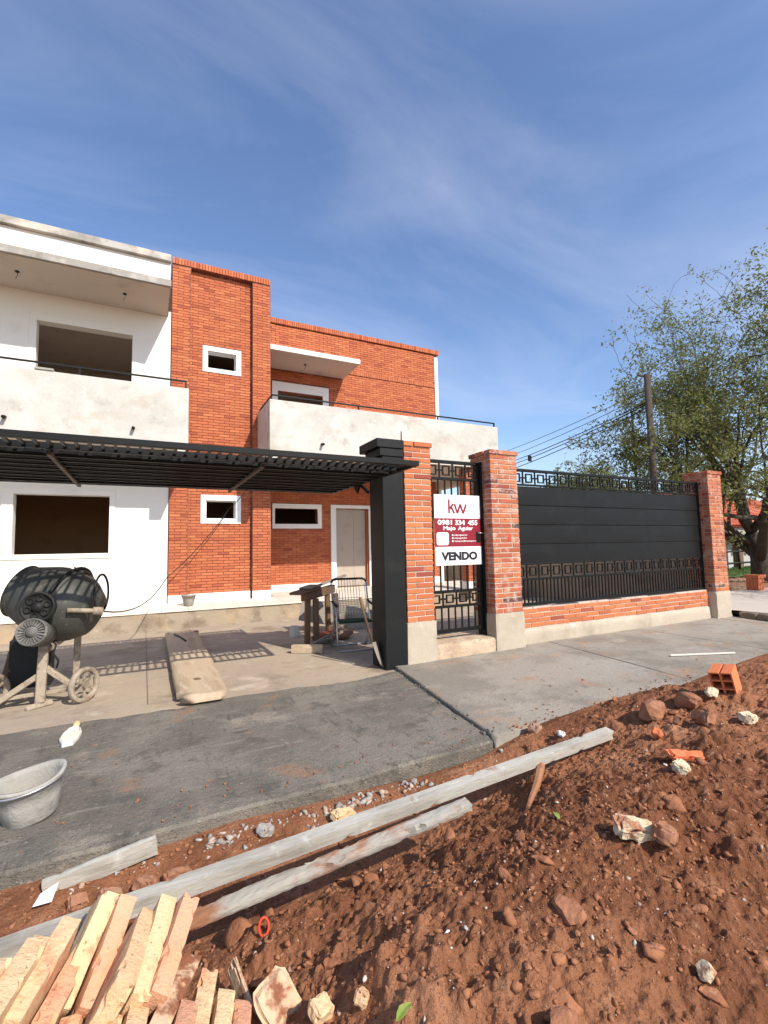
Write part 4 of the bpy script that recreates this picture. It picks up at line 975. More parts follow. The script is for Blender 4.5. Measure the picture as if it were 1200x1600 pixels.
G = np.concatenate([bl_, top, br_], 1); e0 = G[:1].copy(); e0[..., 2] = .03; e1 = G[-1:].copy(); e1[..., 2] = .03; G = np.concatenate([e0, G, e1], 0)
i = np.arange(G.shape[0] * G.shape[1]).reshape(G.shape[:2]); F = np.stack([i[:-1, :-1], i[1:, :-1], i[1:, 1:], i[:-1, 1:]], -1).reshape(-1, 4)
link('board', fast_mesh('board', G.reshape(-1, 3), F), 'plank_wood', pk)
MB().box(.30, .74, 4.95, 5.05, .0, .032).build('batten', 'dark_wood', pk); MB().box(.36, .82, 8.38, 8.52, .0, .09).build('batten', 'dark_wood', pk)
link('knot_hole', rock_mesh('knot_hole', (.10, .09, .012), 5, 2), 'dark_wood', pk, loc=(.50, 5.22, .094))
MB().tube([(.45, 8.2, .10), (.48, 8.0, .105), (.52, 7.85, .10), (.56, 7.5, .10)], .012, 6).build('rope_end', 'dark_rubber', pk, True)

# --- sawhorse bench
sh = thing('sawhorse_bench', (2.45, 7.1, 0), 'rough dark timber sawhorse bench with boards on top behind the black pillar', 'bench')
for p, q_ in (((2.14, 6.76, 0), (2.16, 6.78, .72)), ((2.70, 7.40, 0), (2.68, 7.38, .70)), ((2.26, 6.70, 0), (2.26, 6.72, .66)), ((2.84, 7.34, 0), (2.80, 7.32, .66))):
    MB().bar(p, q_, .075, .075, c=.006).build('leg', 'dark_wood', sh)
MB().bar((2.06, 6.66, .70), (2.85, 7.58, .72), .09, .13, c=.006).build('crossbeam', 'dark_wood', sh)
MB().bar((1.93, 6.60, .752), (2.35, 7.02, .80), .22, .035, c=.006).build('top_board', 'dark_wood', sh)
MB().bar((2.10, 6.75, .81), (2.33, 6.95, .835), .19, .03, c=.006).build('top_board', 'grey_wood', sh)
MB().bar((2.28, 6.95, .795), (3.05, 7.50, .935), .06, .03, c=.005).build('top_board', 'grey_wood', sh)
lp = tag(link('leaning_sheet', rough_box('leaning_sheet', frame_mtx((3.02, 7.72, .24), (.93, -.30, -.20), (-.3, -.75, .45)), (1.35, .40, .025), (8, 6, 1), .004, 6, .01), 'grey_wood'), 'grey plywood sheet leaning behind the sawhorse bench', 'board')
tag(MB().lathe([(0, .0), (.075, .0), (.08, .01), (.08, .155), (.084, .165), (.074, .165), (.07, .02), (0, .02)], 18, Matrix.Translation((2.17, 7.50, .0))).build('paint_can', 'white_plastic', None, True), 'small pale bucket on the drive left of the bench leg', 'can')
tag(link('wood_block', rough_box('wood_block', frame_mtx((1.97, 6.22, .055), (.32, -.19, 0), (0, 0, 1)), (.42, .10, .11), (8, 3, 3), .004, 9, .012), 'plank_wood'), 'short thick offcut of pale timber on the ground before the bench', 'timber')
tag(MB().bar((2.02, 6.35, .06), (2.75, 6.75, .22), .03, .025).build('thin_slat', 'grey_wood'), 'thin slat propped against the bench leg', 'slat')
rb = random.Random(4)
for k, (x, y, s, c) in enumerate(((2.42, 7.05, .16, 'rust_red'), (2.56, 6.85, .14, 'dark_wood'), (2.62, 7.15, .18, 'rust_red'), (2.40, 6.70, .12, 'grey_wood'), (2.80, 6.9, .16, 'dark_wood'))):
    mm2 = frame_mtx((x, y, s * .35), (rb.uniform(-1, 1), rb.uniform(-1, 1), rb.uniform(-.2, .2)), (0, .2, 1))
    names = ['broken roof tile leaning under the bench', 'dark timber offcut heaped under the bench', 'large red tile shard under the bench', 'grey offcut beside the near bench leg', 'dark board end under the chair side of the bench']
    tag(link('offcut', rough_box('offcut', mm2, (s * 2.0, s * 1.1, s * .35), (5, 4, 2), .008, k, .02), c), names[k], 'offcut', 'offcuts under the bench')
# --- folding chair
chx = thing('garden_chair', (2.50, 6.05, 0), 'metal tube garden chair with pale cord back and dark green seat', 'chair')
def ctube(pts, name='frame_tube', mat='chrome_tube', r=.0115): return MB().tube(pts, r, 8).build(name, mat, chx, True)
L0 = Vector((2.33, 6.02, 0)); AXX = Vector((.50, -.10, 0)); BY = Vector((.06, .42, 0))
def cp(a, b, z): return L0 + AXX * a + BY * b + Vector((0, 0, z))
for a in (0, 1):
    ctube([cp(a, -.02, .012), cp(a, .06, .20), cp(a, .14, .38), cp(a, .62, .58) if 0 else cp(a, .16, .60)], 'front_leg')
    ctube([cp(a, 1.0, .012), cp(a, .75, .22), cp(a, .55, .40), cp(a, .75, .66), cp(a, .92, .90)], 'back_leg')
    ctube([cp(a, .12, .60), cp(a, .5, .62), cp(a, .74, .64)], 'armrest', 'dark_rubber', .017)
ctube([cp(0, -.02, .014), cp(.5, -.03, .012), cp(1, -.02, .014)], 'floor_bar'); ctube([cp(0, 1.0, .014), cp(1, 1.0, .014)], 'floor_bar')
ctube([cp(0, .92, .90), cp(.04, .94, .93), cp(.12, .95, .945), cp(.88, .95, .945), cp(.96, .94, .93), cp(1, .92, .90)], 'back_top', 'dark_rubber', .016)
ctube([cp(0, .10, .385), cp(1, .10, .385)], 'seat_rail'); ctube([cp(0, .62, .39), cp(1, .62, .39)], 'seat_rail')
for k in range(12):
    a = .05 + .9 * k / 11; MB().tube([cp(a, .62, .46), cp(a, .80, .70), cp(a, .94, .935)], .0045, 5).build('cord', 'cord_pale', chx)
for k in range(9):
    f = .10 + k * .05; MB().tube([cp(.0, .60 + .32 * f, .44 + .48 * f), cp(1, .60 + .32 * f, .44 + .48 * f)], .0042, 5).build('cord', 'cord_pale', chx)
se = rough_box('seat', frame_mtx(cp(.5, .36, .385), AXX, (0, 0, 1)), (.47, .30, .035), (10, 6, 1), .006, 2); link('seat', se, 'green_fabric', chx, True)
# --- shovel leaning on the black pillar
sv = thing('shovel', (2.38, 5.0, 0), 'worn shovel leaning on the black pillar, blade down', 'shovel')
MB().tube([(2.365, 5.02, .30), (2.30, 5.10, .62), (2.27, 5.14, .80)], .016, 8).build('handle', 'dark_wood', sv, True)
bm_ = []
for v_, w_ in ((0, .055), (.07, .062), (.15, .06), (.22, .045), (.26, .015)):
    c = Vector((2.375, 5.0, .30)).lerp(Vector((2.45, 4.93, .02)), v_ / .26)
    bm_.append([c + Vector((.75, .66, 0)) * s * w_ + Vector((.5, -.6, 0)) * .02 * (1 - s * s) for s in (-1, -.5, 0, .5, 1)])
m = MB(); m.add([p for r in bm_ for p in r], [(r * 5 + k, r * 5 + k + 1, r * 5 + k + 6, r * 5 + k + 5) for r in range(4) for k in range(4)])
bo = m.build('blade', 'grey_wood', sv); md = bo.modifiers.new('s', 'SOLIDIFY'); md.thickness = .004

# --- buckets
def bucket(loc, r0, r1, h, tilt, name, mat, label, n=36, lip=.012, dent=.0, handle=True):
    b = thing(name, loc, label, 'bucket')
    M_ = Matrix.Translation(loc) @ Euler(tilt).to_matrix().to_4x4()
    prof = [(0, .004), (r0 * .9, .0), (r0, .012), (r0 + (r1 - r0) * .5, h * .5), (r1, h - .02), (r1 + lip, h - .018), (r1 + lip, h), (r1 - .004, h), (r1 - .012, h - .03), (r0 + (r1 - r0) * .5 - .01, h * .5), (r0 - .01, .03), (0, .028)]
    mb = MB().lathe(prof, n); V = []
    for p in mb.v:
        a = math.atan2(p[1], p[0]); r = math.hypot(p[0], p[1]); f = 1 + dent * math.cos(2 * a + .6) * p[2] / h + .012 * math.sin(5 * a)
        V.append(tuple(M_ @ Vector((p[0] * f, p[1] * f, p[2] + .012 * math.cos(2 * a) * (p[2] / h) * dent * 8))))
    mb.v = V; mb.build('body', mat, b, True)
    if handle:
        pts = [M_ @ Vector((r1 * 1.06 * math.cos(a), -.25 * r1 - abs(math.sin(a)) * r1 * .80, h - .01 - .012 * math.sin(a))) for a in np.linspace(.1, math.pi - .1, 16)]
        MB().tube(pts, .005, 6).build('handle', 'chrome_tube', b, True)
    return b
bucket((-.495, 3.13, .014), .118, .150, .205, (math.radians(1), math.radians(-8), .3), 'mortar_bucket', 'bucket_plastic', 'large cement-crusted pale bucket standing on the dark slab at left', dent=.09)
bucket((.78, 9.86, .366), .085, .125, .20, (0, 0, 0), 'small_bucket', 'dirty_bucket', 'small cement-splashed bucket on the terrace below the brick tower', handle=False)
# --- pale scoop
scp = thing('hand_scoop', (-.44, 4.3, .02), 'pale flat plastic scoop lying on the dark slab', 'scoop')
out = [(-.045, 4.10), (-.085, 4.22), (-.08, 4.33), (-.045, 4.44), (-.015, 4.47), (.025, 4.47), (.055, 4.42), (.075, 4.33), (.065, 4.22), (.035, 4.11)]
m = MB(); n = len(out); V = []
for rr, zz in ((1.0, .014), (1.0, .036), (.86, .046), (.80, .034)):
    for (x, y) in out: V.append((-.455 + x * .8 * rr, 4.29 + (y - 4.29) * (rr if rr < 1 else 1), zz))
m.add(V, [(k * n + j, k * n + (j + 1) % n, (k + 1) * n + (j + 1) % n, (k + 1) * n + j) for k in range(3) for j in range(n)] + [tuple(range(3 * n, 4 * n))])
m.build('blade', 'white_plastic', scp); MB().tube([(-.45, 4.46, .03), (-.447, 4.53, .036), (-.446, 4.57, .036)], [.020, .024, .016], 10).build('handle_stub', 'pale_orange', scp, True)
# --- rod on the pavement
tag(MB().bar((5.50, 3.53, .052), (6.24, 3.22, .052), .022, .018, c=.003).build('pale_slat', 'white_plastic'), 'thin pale slat lying on the pavement near the hollow brick', 'slat')
# ================================================================== FOREGROUND
def beam(name, a, b, w, h, mat, label, seg, amp, chip, seed, cat='beam', prob=.03):
    a, b = Vector(a), Vector(b); d = b - a
    me = rough_box(name, frame_mtx((a + b) / 2 + Vector((0, 0, -h / 2)), d, (0, -.12, 1)), (d.length, w, h), seg, amp, seed, chip, prob)
    return tag(link(name, me, mat), label, cat)
beam('form_beam', (-.95, 1.80, .22), (2.46, 1.975, .275), .054, .050, 'beam_wood', 'long cement-grey timber beam lying from the brick pile to the dirt heap', (120, 3, 3), .0006, .006, 11)
beam('short_beam', (-.20, 1.93, .035), (1.31, 1.80, .235), .062, .036, 'muddy_wood', 'mud-smeared broken board lying below the long grey beam', (60, 4, 3), .003, .025, 12, 'board', .14)
beam('edge_board', (-.36, 2.565, -.02), (.08, 2.585, .035), .035, .085, 'beam_wood', 'short formwork board against the front edge of the dark slab', (20, 2, 3), .003, .012, 13, 'board')
# stick
tag(MB().tube([(1.86, 1.92, .215), (1.74, 1.83, dh(1.74, 1.83) + .03), (1.62, 1.74, dh(1.62, 1.74) + .02), (1.53, 1.67, dh(1.53, 1.67) + .004)], [.022, .018, .013, .008], 7).build('stick', 'stick_wood'), 'reddish-brown stick poking from under the long beam', 'stick')
# hollow brick: four walls, inner webs, grooved faces
hbk = thing('hollow_brick', (3.50, 1.88, dh(3.50, 1.88)), 'new orange hollow brick with six holes set on the dirt heap', 'brick')
Mh = frame_mtx((3.50, 1.88, dh(3.50, 1.88) + .085), (.27, -.96, .12), (-.26, .08, .96))
w, h, l, t = .135, .17, .15, .010
m = MB()
def hb(x0, x1, z0, z1): m.obox(Mh @ Matrix.Translation(((x0 + x1) / 2, 0, (z0 + z1) / 2)), (x1 - x0, l, z1 - z0), .002)
hb(-w / 2, -w / 2 + t, -h / 2, h / 2); hb(w / 2 - t, w / 2, -h / 2, h / 2)
for a, b in ((-w / 2 + t, -.006), (.006, w / 2 - t)):
    hb(a, b, h / 2 - t, h / 2); hb(a, b, -h / 2, -h / 2 + t)
    for zc in (-h / 6, h / 6): hb(a, b, zc - .005, zc + .005)
hb(-.006, .006, -h / 2 + .001, h / 2 - .008)
m.build('body', 'hollow_brick', hbk)
m = MB()
for zc in (-.33, 0, .33):
    for xc in (-.27, .27): m.obox(Mh @ Matrix.Translation((xc * w, -l / 2 + .11, zc * h)), (w / 2 - .018, .004, h / 3 - .014))
m.build('hole_back', 'hollow_brick', hbk)
# --- stones and shards that one can pick out
def stone(name, px, size, mat, label, seed, cat='stone', rot=(0, 0, 0), lift=.3, sub=3, z=None, group=None):
    x, y = px; me = rock_mesh(name, size, seed, sub, .35)
    o = link(name, me, mat); o.location = (x, y, (dh(x, y) if z is None else z) + size[2] * lift); o.rotation_euler = rot
    return tag(o, label, cat, group)
stone('rock', (2.87, 1.98), (.30, .20, .16), 'rock', 'largest red-brown rock near the top of the dirt heap', 1, lift=.25, rot=(.2, .1, .5))
stone('rock', (3.11, 1.90), (.22, .17, .12), 'rock', 'crumbly pale rock between the largest rock and the hollow brick', 2, rot=(0, .2, 1))
stone('rock', (3.27, 1.84), (.14, .09, .06), 'pale_stone', 'flat pale stone just left of the hollow brick', 3, rot=(.3, 0, .3))
stone('rock', (.86, .855), (.09, .08, .09), 'rock', 'pale pinkish stone at the bottom edge of the dirt', 4, rot=(.5, .1, .8), lift=.35)
stone('rock', (1.11, 1.06), (.10, .10, .06), 'rock', 'rounded earthy stone half buried right of the picture middle', 5, lift=.1)
stone('rock', (1.304, .797), (.055, .055, .05), 'pale_stone', 'small pinkish stone low in the right part of the dirt', 6)
def shard(x, y, size, rot, mat, label, seed, lift=.4, name='brick_shard', cat='brick shard', z=None):
    mtx = Matrix.Translation((x, y, (dh(x, y) if z is None else z) + size[2] * lift)) @ Euler(rot).to_matrix().to_4x4()
    return tag(link(name, rough_box(name, mtx, size, (9, 7, 5), .010 * min(1, size[0] / .12), seed, .018, .2), mat), label, cat)
shard(1.516, 1.143, (.125, .07, .045), (.35, .15, -.55), 'pale_stone', 'pale yellow brick piece lying on the right of the dirt heap', 31, lift=.25)
shard(1.574, 1.07, (.09, .07, .05), (.2, .3, .4), 'rock', 'earthy brick piece right next to the pale yellow piece', 32)
shard(2.507, 1.71, (.07, .05, .045), (.3, .5, .6), 'hollow_brick', 'small orange brick cube left of the largest rocks', 33)
shard(2.834, 1.65, (.13, .06, .08), (.5, .2, 1.2), 'rock', 'wedge-shaped brick chip below the rocks', 34)
shard(2.78, 1.76, (.05, .04, .06), (.2, .5, .2), 'rock', 'small upright earthy chip below the largest rock', 35)
shard(2.32, 1.435, (.20, .07, .025), (.15, .1, -.35), 'hollow_brick', 'long flat orange shard on the slope of the dirt heap', 36)
shard(2.14, 1.36, (.08, .06, .04), (.4, .1, .3), 'pale_stone', 'buff stone just below the long orange shard', 37, lift=.15)
shard(3.08, 1.545, (.16, .07, .05), (.3, .2, .2), 'pale_stone', 'pale split stone at the right edge below the hollow brick', 38)
shard(.985, 2.50, (.14, .07, .045), (.1, .2, .25), 'yellow_brick', 'yellow brick end between the dark slab and the long beam', 39)
shard(.16, 2.44, (.11, .07, .05), (.1, .1, .2), 'rock', 'flat brown stone at the right end of the formwork board', 40)
shard(.03, 2.42, (.085, .07, .06), (.3, .4, .9), 'rock', 'dark brown stone leaning below the formwork board', 41)
shard(-.10, 2.42, (.09, .07, .05), (.2, .4, .3), 'rubble', 'grey lump below the middle of the formwork board', 42)
shard(-.22, 2.43, (.07, .06, .05), (.5, .1, .3), 'rock', 'reddish lump at the left end of the formwork board', 43)
shard(.57, 2.52, (.08, .06, .05), (.2, .4, .5), 'rubble', 'grey mortar lump by the slab edge left of the yellow brick end', 44)
shard(2.50, 2.38, (.05, .04, .035), (.2, .4, .5), 'paper', 'small white pebble beyond the far end of the long beam', 45)
shard(2.50, 2.62, (.10, .08, .07), (.2, .3, .5), 'rubble', 'grey lump of mortar at the pavement corner', 46, z=.03)
# muddy slab fragment bottom centre, thin shards
shard(.36, 1.45, (.115, .125, .04), (.75, -.25, .35), 'muddy_brick', 'cream brick half smeared with mud at the bottom centre', 47, lift=.9)
shard(.285, 1.58, (.012, .17, .06), (.4, .2, .3), 'muddy_brick', 'thin pale brick sliver standing in the mud beside the brick half', 48, lift=.6)
shard(.445, 1.31, (.06, .05, .04), (.3, .2, .3), 'yellow_brick', 'cream brick crumb at the bottom edge right of the muddy half', 49, lift=.7)
shard(.53, 1.23, (.045, .035, .03), (.3, .5, .9), 'yellow_brick', 'smaller cream crumb at the bottom edge nearest the green leaf', 50, lift=.7)
# orange plastic pipe end, leaf, paper scrap
rp = [Vector((.40, 1.79, dh(.40, 1.79) + .022)) + Vector((math.cos(a) * .017, math.sin(a) * .008, math.sin(a) * .026)) for a in np.linspace(0, 2 * math.pi, 17)[:-1]]
tag(MB().tube(rp, .0045, 6, closed=True).build('plastic_ring', 'red_pipe', None, True), 'bright red-orange plastic ring stuck in the dirt', 'ring')
def leafm(x, y, s, rz, label):
    z = dh(x, y) + .012; m = MB(); V = []
    for t, w in ((0, .02), (.2, .3), (.45, .42), (.75, .3), (1, .02)):
        for q_ in (-1, 0, 1): V.append(Matrix.Translation((x, y, z)) @ Matrix.Rotation(rz, 4, 'Z') @ Vector(((t - .5) * s, q_ * w * s * .5, .12 * s * abs(q_) * w + .1 * s * math.sin(t * 3))))
    m.add(V, [(r * 3 + k, r * 3 + k + 1, r * 3 + k + 4, r * 3 + k + 3) for r in range(4) for k in range(2)])
    o = m.build('fallen_leaf', 'leaf_green'); md = o.modifiers.new('s', 'SOLIDIFY'); md.thickness = .001; return tag(o, label, 'leaf')
leafm(.576, 1.082, .06, .4, 'yellow-green leaf at the bottom edge of the picture'); leafm(1.433, 1.409, .05, 1.2, 'small green leaf below the reddish stick')
m = MB(); zz = dh(-.33, 2.47) + .02
m.add([(-.375, 2.45, zz), (-.31, 2.44, zz + .005), (-.295, 2.50, zz + .04), (-.355, 2.49, zz + .02)], [(0, 1, 2, 3)])
o = m.build('paper_scrap', 'paper'); md = o.modifiers.new('s', 'SOLIDIFY'); md.thickness = .002; tag(o, 'white torn scrap of paper on the soil at lower left', 'paper')

# ------------------------------------------------------------------ pile of yellow bricks, each brick its own thing
BT, BW_, BL = .050, .118, .25
def pile_brick(a, b, n, label, seed, mat='yellow_brick'):
    a, b = Vector(a), Vector(b); d = (a - b).normalized(); n = Vector(n); n = (n - d * n.dot(d)).normalized()
    c = (a + b) / 2 - n * BW_ / 2; Lb = (a - b).length
    me = rough_box('brick', frame_mtx(c, d, n), (Lb, BT, BW_), (16, 4, 6), .0022, seed, .011, .12)
    return tag(link('yellow_brick', me, mat), label, 'brick', 'bricks of the yellow brick pile')
PILE = [
 ((-.065, 1.684, .368), (-.163, 1.49, .243), (.42, -.45, .80), 'tallest yellow brick in the middle of the pile, pinkish along its top'),
 ((-.020, 1.657, .360), (-.100, 1.449, .247), (.38, -.45, .82), 'yellow brick leaning against the right of the tallest pinkish brick'),
 ((.035, 1.588, .345), (-.020, 1.345, .354), (.48, -.30, .82), 'reddish-ended brick third from the right in the top row'),
 ((.085, 1.597, .361), (.015, 1.369, .293), (.36, -.40, .84), 'second brick from the right in the top row'),
 ((.145, 1.569, .360), (.055, 1.36, .286), (.46, -.40, .80), 'rightmost brick of the top row, its dark left side showing'),
 ((-.150, 1.578, .396), (-.240, 1.346, .368), (.25, -.35, .90), 'yellow brick with a pink spot left of the tallest brick'),
 ((-.210, 1.505, .421), (-.280, 1.262, .425), (.25, -.35, .90), 'yellow brick with a round pink spot near the left edge'),
 ((-.275, 1.438, .443), (-.32, 1.19, .464), (.20, -.30, .93), 'brick cut by the left edge of the picture'),
 ((-.118, 1.631, .288), (-.193, 1.391, .288), (.35, -.30, .88), 'narrow orange brick sunk between the spotted and the tallest brick'),
 ((.150, 1.535, .225), (.050, 1.315, .251), (.40, -.20, .90), 'brown earthy brick below the rightmost top brick'),
 ((-.045, 1.394, .262), (-.08, 1.149, .300), (.30, -.25, .90), 'orange brick end showing below the two tallest bricks'),
 ((.012, 1.388, .258), (-.024, 1.144, .295), (.36, -.20, .90), 'dark-sided brick below the reddish-ended brick'),
 ((.070, 1.390, .225), (.022, 1.151, .280), (.40, -.20, .90), 'brick with earthy end below the second brick from the right'),
 ((.126, 1.386, .225), (.070, 1.147, .266), (.30, -.25, .90), 'pale brick at the bottom edge below the brown earthy brick'),
 ((.192, 1.537, .165), (.125, 1.296, .171), (.20, -.35, .90), 'upright yellow brick with pink middle in the lower right row'),
 ((.228, 1.465, .150), (.168, 1.224, .165), (.20, -.35, .90), 'yellow brick with chipped top right of the pink-middled one'),
 ((.268, 1.446, .120), (.212, 1.205, .140), (.20, -.30, .90), 'rightmost low yellow brick of the pile'),
 ((.300, 1.396, .085), (.25, 1.162, .12), (.20, -.30, .90), 'orange-tinted brick end at the foot of the pile')]
for k, (a, b, n, lab) in enumerate(PILE): pile_brick(a, b, n, lab, 60 + k, 'muddy_brick' if k == 9 else 'yellow_brick')
lower = rough_box('brick', Matrix.Identity(4), (BL, BT, BW_), (6, 3, 4), .0012, 99, .009, .06); lower.materials.append(MATS['yellow_brick'])
for lay in range(2):
    for k in range(9 - 2 * lay):
        o = bpy.data.objects.new('yellow_brick', lower); COL.objects.link(o)
        o.location = (-.40 + k * .060, 1.38 - lay * .03, .055 + lay * .12); o.rotation_euler = (random.uniform(-.05, .05), .02, math.radians(76) + random.uniform(-.06, .06))
        tag(o, 'yellow brick in the buried lower layers of the brick pile', 'brick', 'bricks of the yellow brick pile')
# ================================================================== BACKGROUND
# --- tree
def make_tree(base, H, label, seed, R, lean, nleaf_scale=1.0, leaf=.052, trunk_r=.30, fork=1.7, bias=(0, 0)):
    r = random.Random(seed); t = thing('shade_tree', base, label, 'tree'); base = Vector(base)
    segs = []; tips = []
    def grow(p, d, L, rad, lvl):
        pts = [p.copy()]; rr = [rad]; n = 4; q_ = p.copy(); dd = d.copy()
        for k in range(n):
            dd = (dd + Vector((r.gauss(0, 1), r.gauss(0, 1), r.gauss(0, .7))) * (.10 + .05 * lvl)).normalized()
            if lvl >= 1: dd = (dd + Vector((0, 0, .05 if lvl < 3 else -.05))).normalized()
            q_ = q_ + dd * L / n; pts.append(q_.copy()); rr.append(rad * (1 - .42 * (k + 1) / n))
        segs.append((pts, rr, lvl))
        if lvl >= 5: tips.append((q_.copy(), dd.copy())); return
        if lvl >= 3:
            for p_ in pts[2:]: tips.append((p_.copy(), dd.copy()))
        kids = {0: 6, 1: 5, 2: 4, 3: 3, 4: 3}[lvl]
        for k in range(kids):
            i = n if k == 0 else r.randint(2, n); pp = pts[i]
            spread = {0: .85, 1: .75, 2: .8, 3: .85, 4: .9}[lvl]
            ax_ = Vector((r.gauss(0, 1), r.gauss(0, 1), r.gauss(0, .35))).normalized()
            if lvl == 0:
                an = 2 * math.pi * k / kids + r.uniform(-.3, .3); ax_ = Vector((math.cos(an) + bias[0], math.sin(an) + bias[1], .15)).normalized()
            nd = (dd * (1 - spread * .5) + ax_ * spread * .75).normalized()
            if nd.z < -.15: nd.z = -.15
            grow(pp, nd, L * r.uniform(.62, .84) * (1.55 if lvl == 0 else 1), rr[i] * r.uniform(.55, .75), lvl + 1)
    grow(base + Vector((0, 0, -.1)), Vector(lean).normalized(), fork, trunk_r, 0)
    sc = Vector((1, 1, 1))
    tr = MB(); li = MB()
    top = max(p.z for p, d in tips)
    def warp(p):
        v = p - base
        if v.z > fork: v = Vector((v.x, v.y, fork + (v.z - fork) * (H - fork) / max(.1, top - base.z - fork)))
        h = math.hypot(v.x, v.y)
        mxr = warp.m
        f = R / mxr if h > .5 else 1 + (R / mxr - 1) * h / .5
        return base + Vector((v.x * f, v.y * f, v.z))
    warp.m = max(math.hypot(p.x - base.x, p.y - base.y) for p, d in tips)
    for pts, rr, lvl in segs:
        n = {0: 12, 1: 9, 2: 7, 3: 5}.get(lvl, 3)
        (tr if lvl == 0 else li).tube([warp(p) for p in pts], [max(x, .006) for x in rr], n, cap=lvl < 3)
    to = tr.build('trunk', 'bark', t, True); li.build('limbs', 'bark', to, True)
    P = np.array([tuple(warp(p)) for p, d in tips]); rg = np.random.default_rng(seed)
    per = max(4, int(nleaf_scale * 20)); N_ = len(P) * per
    c = np.repeat(P, per, 0) + rg.normal(size=(N_, 3)) * np.array([.15, .15, .12])
    # drop whole sprays so that the sky shows through
    clump = np.repeat(rg.random(len(P)) < .88, per); c = c[clump]; N_ = len(c)
    u = rg.normal(size=(N_, 3)); u /= np.linalg.norm(u, axis=1)[:, None]; w = np.cross(u, rg.normal(size=(N_, 3))); w /= np.linalg.norm(w, axis=1)[:, None]
    s = leaf * rg.uniform(.6, 1.35, N_)[:, None]
    V = np.stack([c - u * s, c + w * s * .42, c + u * s, c - w * s * .42], 1).reshape(-1, 3); F = np.arange(N_ * 4).reshape(-1, 4)
    link('crown', fast_mesh('crown', V, F), 'leaf', t); return t
make_tree((17.4, 7.98, .08), 10.8, 'large fine-leaved tree with dark forked trunk right of the fence', 11, 6.9, (-.05, .02, 1), 1.4, bias=(-.25, .1))
make_tree((24.5, 21.0, .0), 7.0, 'darker tree standing behind the large tree beyond the fence', 23, 4.6, (.05, .02, 1), .9, .085, .22, 1.5)
make_tree((30.5, 17.5, .0), 7.5, 'dark tree at the right beyond the neighbouring house', 31, 5.0, (.05, .02, 1), .8, .09, .24, 1.6)
# --- utility poles and wires
def pole(loc, h, r, label, arm=None):
    p = thing('utility_pole', loc, label, 'utility pole', 'utility poles'); x, y, z = loc
    MB().tube([(x, y, z), (x, y, z + h)], [r, r * .78], 12).build('shaft', 'pole_wood', p, True)
    if arm:
        MB().bar((x - .22, y + .12, z + h - .02), (x + .10, y - .05, z + h - .10), .05, .05).build('crossarm', 'pole_wood', p)
        MB().lathe([(.0, -.05), (.03, -.05), (.03, .04), (.0, .05)], 10, Matrix.Translation((x - .2, y + .1, z + h + .02))).build('insulator', 'motor_grey', p)
    return p
pole((12.35, 8.04, 0), 6.05, .105, 'thick wooden utility pole rising inside the large tree', True)
pole((14.75, 10.22, 0), 5.85, .05, 'thinner far utility pole left of the thick one')
pw = []
for k, (za, zb, dx) in enumerate(((5.63, 7.9, 0), (5.50, 7.6, .3), (5.30, 7.45, .5), (5.24, 7.35, .55), (5.14, 7.2, .6))):
    m = MB().tube(sag((12.35 + dx * .1, 8.04 + dx * .1, za), (22.5 + dx, 40.0, zb + 1.2), .9 + .1 * k, 24), .010 if k < 2 else .016, 5).build('power_line', 'cable', None, True)
    if k == 3:
        pp = sag((12.4, 8.09, za), (23.05, 40.0, zb + 1.2), 1.2, 24)[5]; MB().box(pp.x - .09, pp.x + .09, pp.y - .03, pp.y + .03, pp.z - .14, pp.z + .12, .01).build('cable_spacer', 'cable', m)
    tag(m, ['topmost thin power line', 'second thin power line from the top', 'upper line of the thick power cable bundle', 'middle line of the thick power cable bundle', 'lowest line of the power cable bundle'][k] + ' beyond the fence', 'power line', 'power lines beyond the fence')
# --- neighbour's house with tiled roof
nh = thing('neighbour_house', (28, 14, .1), 'low neighbouring house with red tiled roof behind the tree', 'house')
MB().box(24.6, 36, 13.2, 20, .05, 2.35).build('wall', 'nbr_wall', nh)
MB().box(24.2, 36, 12.35, 13.19, 1.62, 2.05, .01).build('eave_fascia', 'fascia', nh)
sc_ = MB()
for k in range(28): sc_.lathe([(0, 0), (.15, 0), (.15, .03), (0, .03)], 8, Matrix.Translation((24.4 + k * .31, 12.33, 1.62)) @ Matrix.Rotation(math.pi / 2, 4, 'X'), math.pi, 2 * math.pi)
sc_.build('scalloped_valance', 'nbr_wall', nh)
rfm = MB(); rfm.add([(23.9, 12.2, 2.06), (36, 12.2, 2.06), (36, 16.5, 4.1), (25.6, 16.5, 4.1), (23.9, 20.5, 2.06)], [(0, 1, 2, 3), (0, 3, 4)])
rf2 = rfm.build('roof', 'rust_red', nh)
tl = MB()
for r_ in range(14):
    ya = 12.15 + r_ * .31; za = 2.10 + r_ * .147; xa = 23.95 + r_ * .125
    k = 0
    while xa + k * .235 < 34.5:
        x = xa + k * .235; k += 1
        mt = Matrix.Translation((x, ya, za)) @ Matrix.Rotation(math.atan2(.147, .31), 4, 'X') @ Matrix.Rotation(-math.pi / 2, 4, 'X')
        if r_ < 9 and k < 16:
            MB().lathe([(.10, 0), (.085, .35)], 6, mt, math.pi, 2 * math.pi).build('roof_tile', 'roof_tile', rf2)
        else: tl.lathe([(.10, 0), (.085, .35)], 6, mt, math.pi, 2 * math.pi)
stuff(tl.build('far_roof_tiles', 'roof_tile', rf2))
for x in (25.2, 28.5): MB().box(x, x + .3, 12.45, 12.75, .05, 1.62).build('porch_post', 'dark_wood', nh)
MB().box(24.3, 24.55, 12.5, 12.9, .05, 1.0).build('porch_plinth', 'nbr_wall', nh)
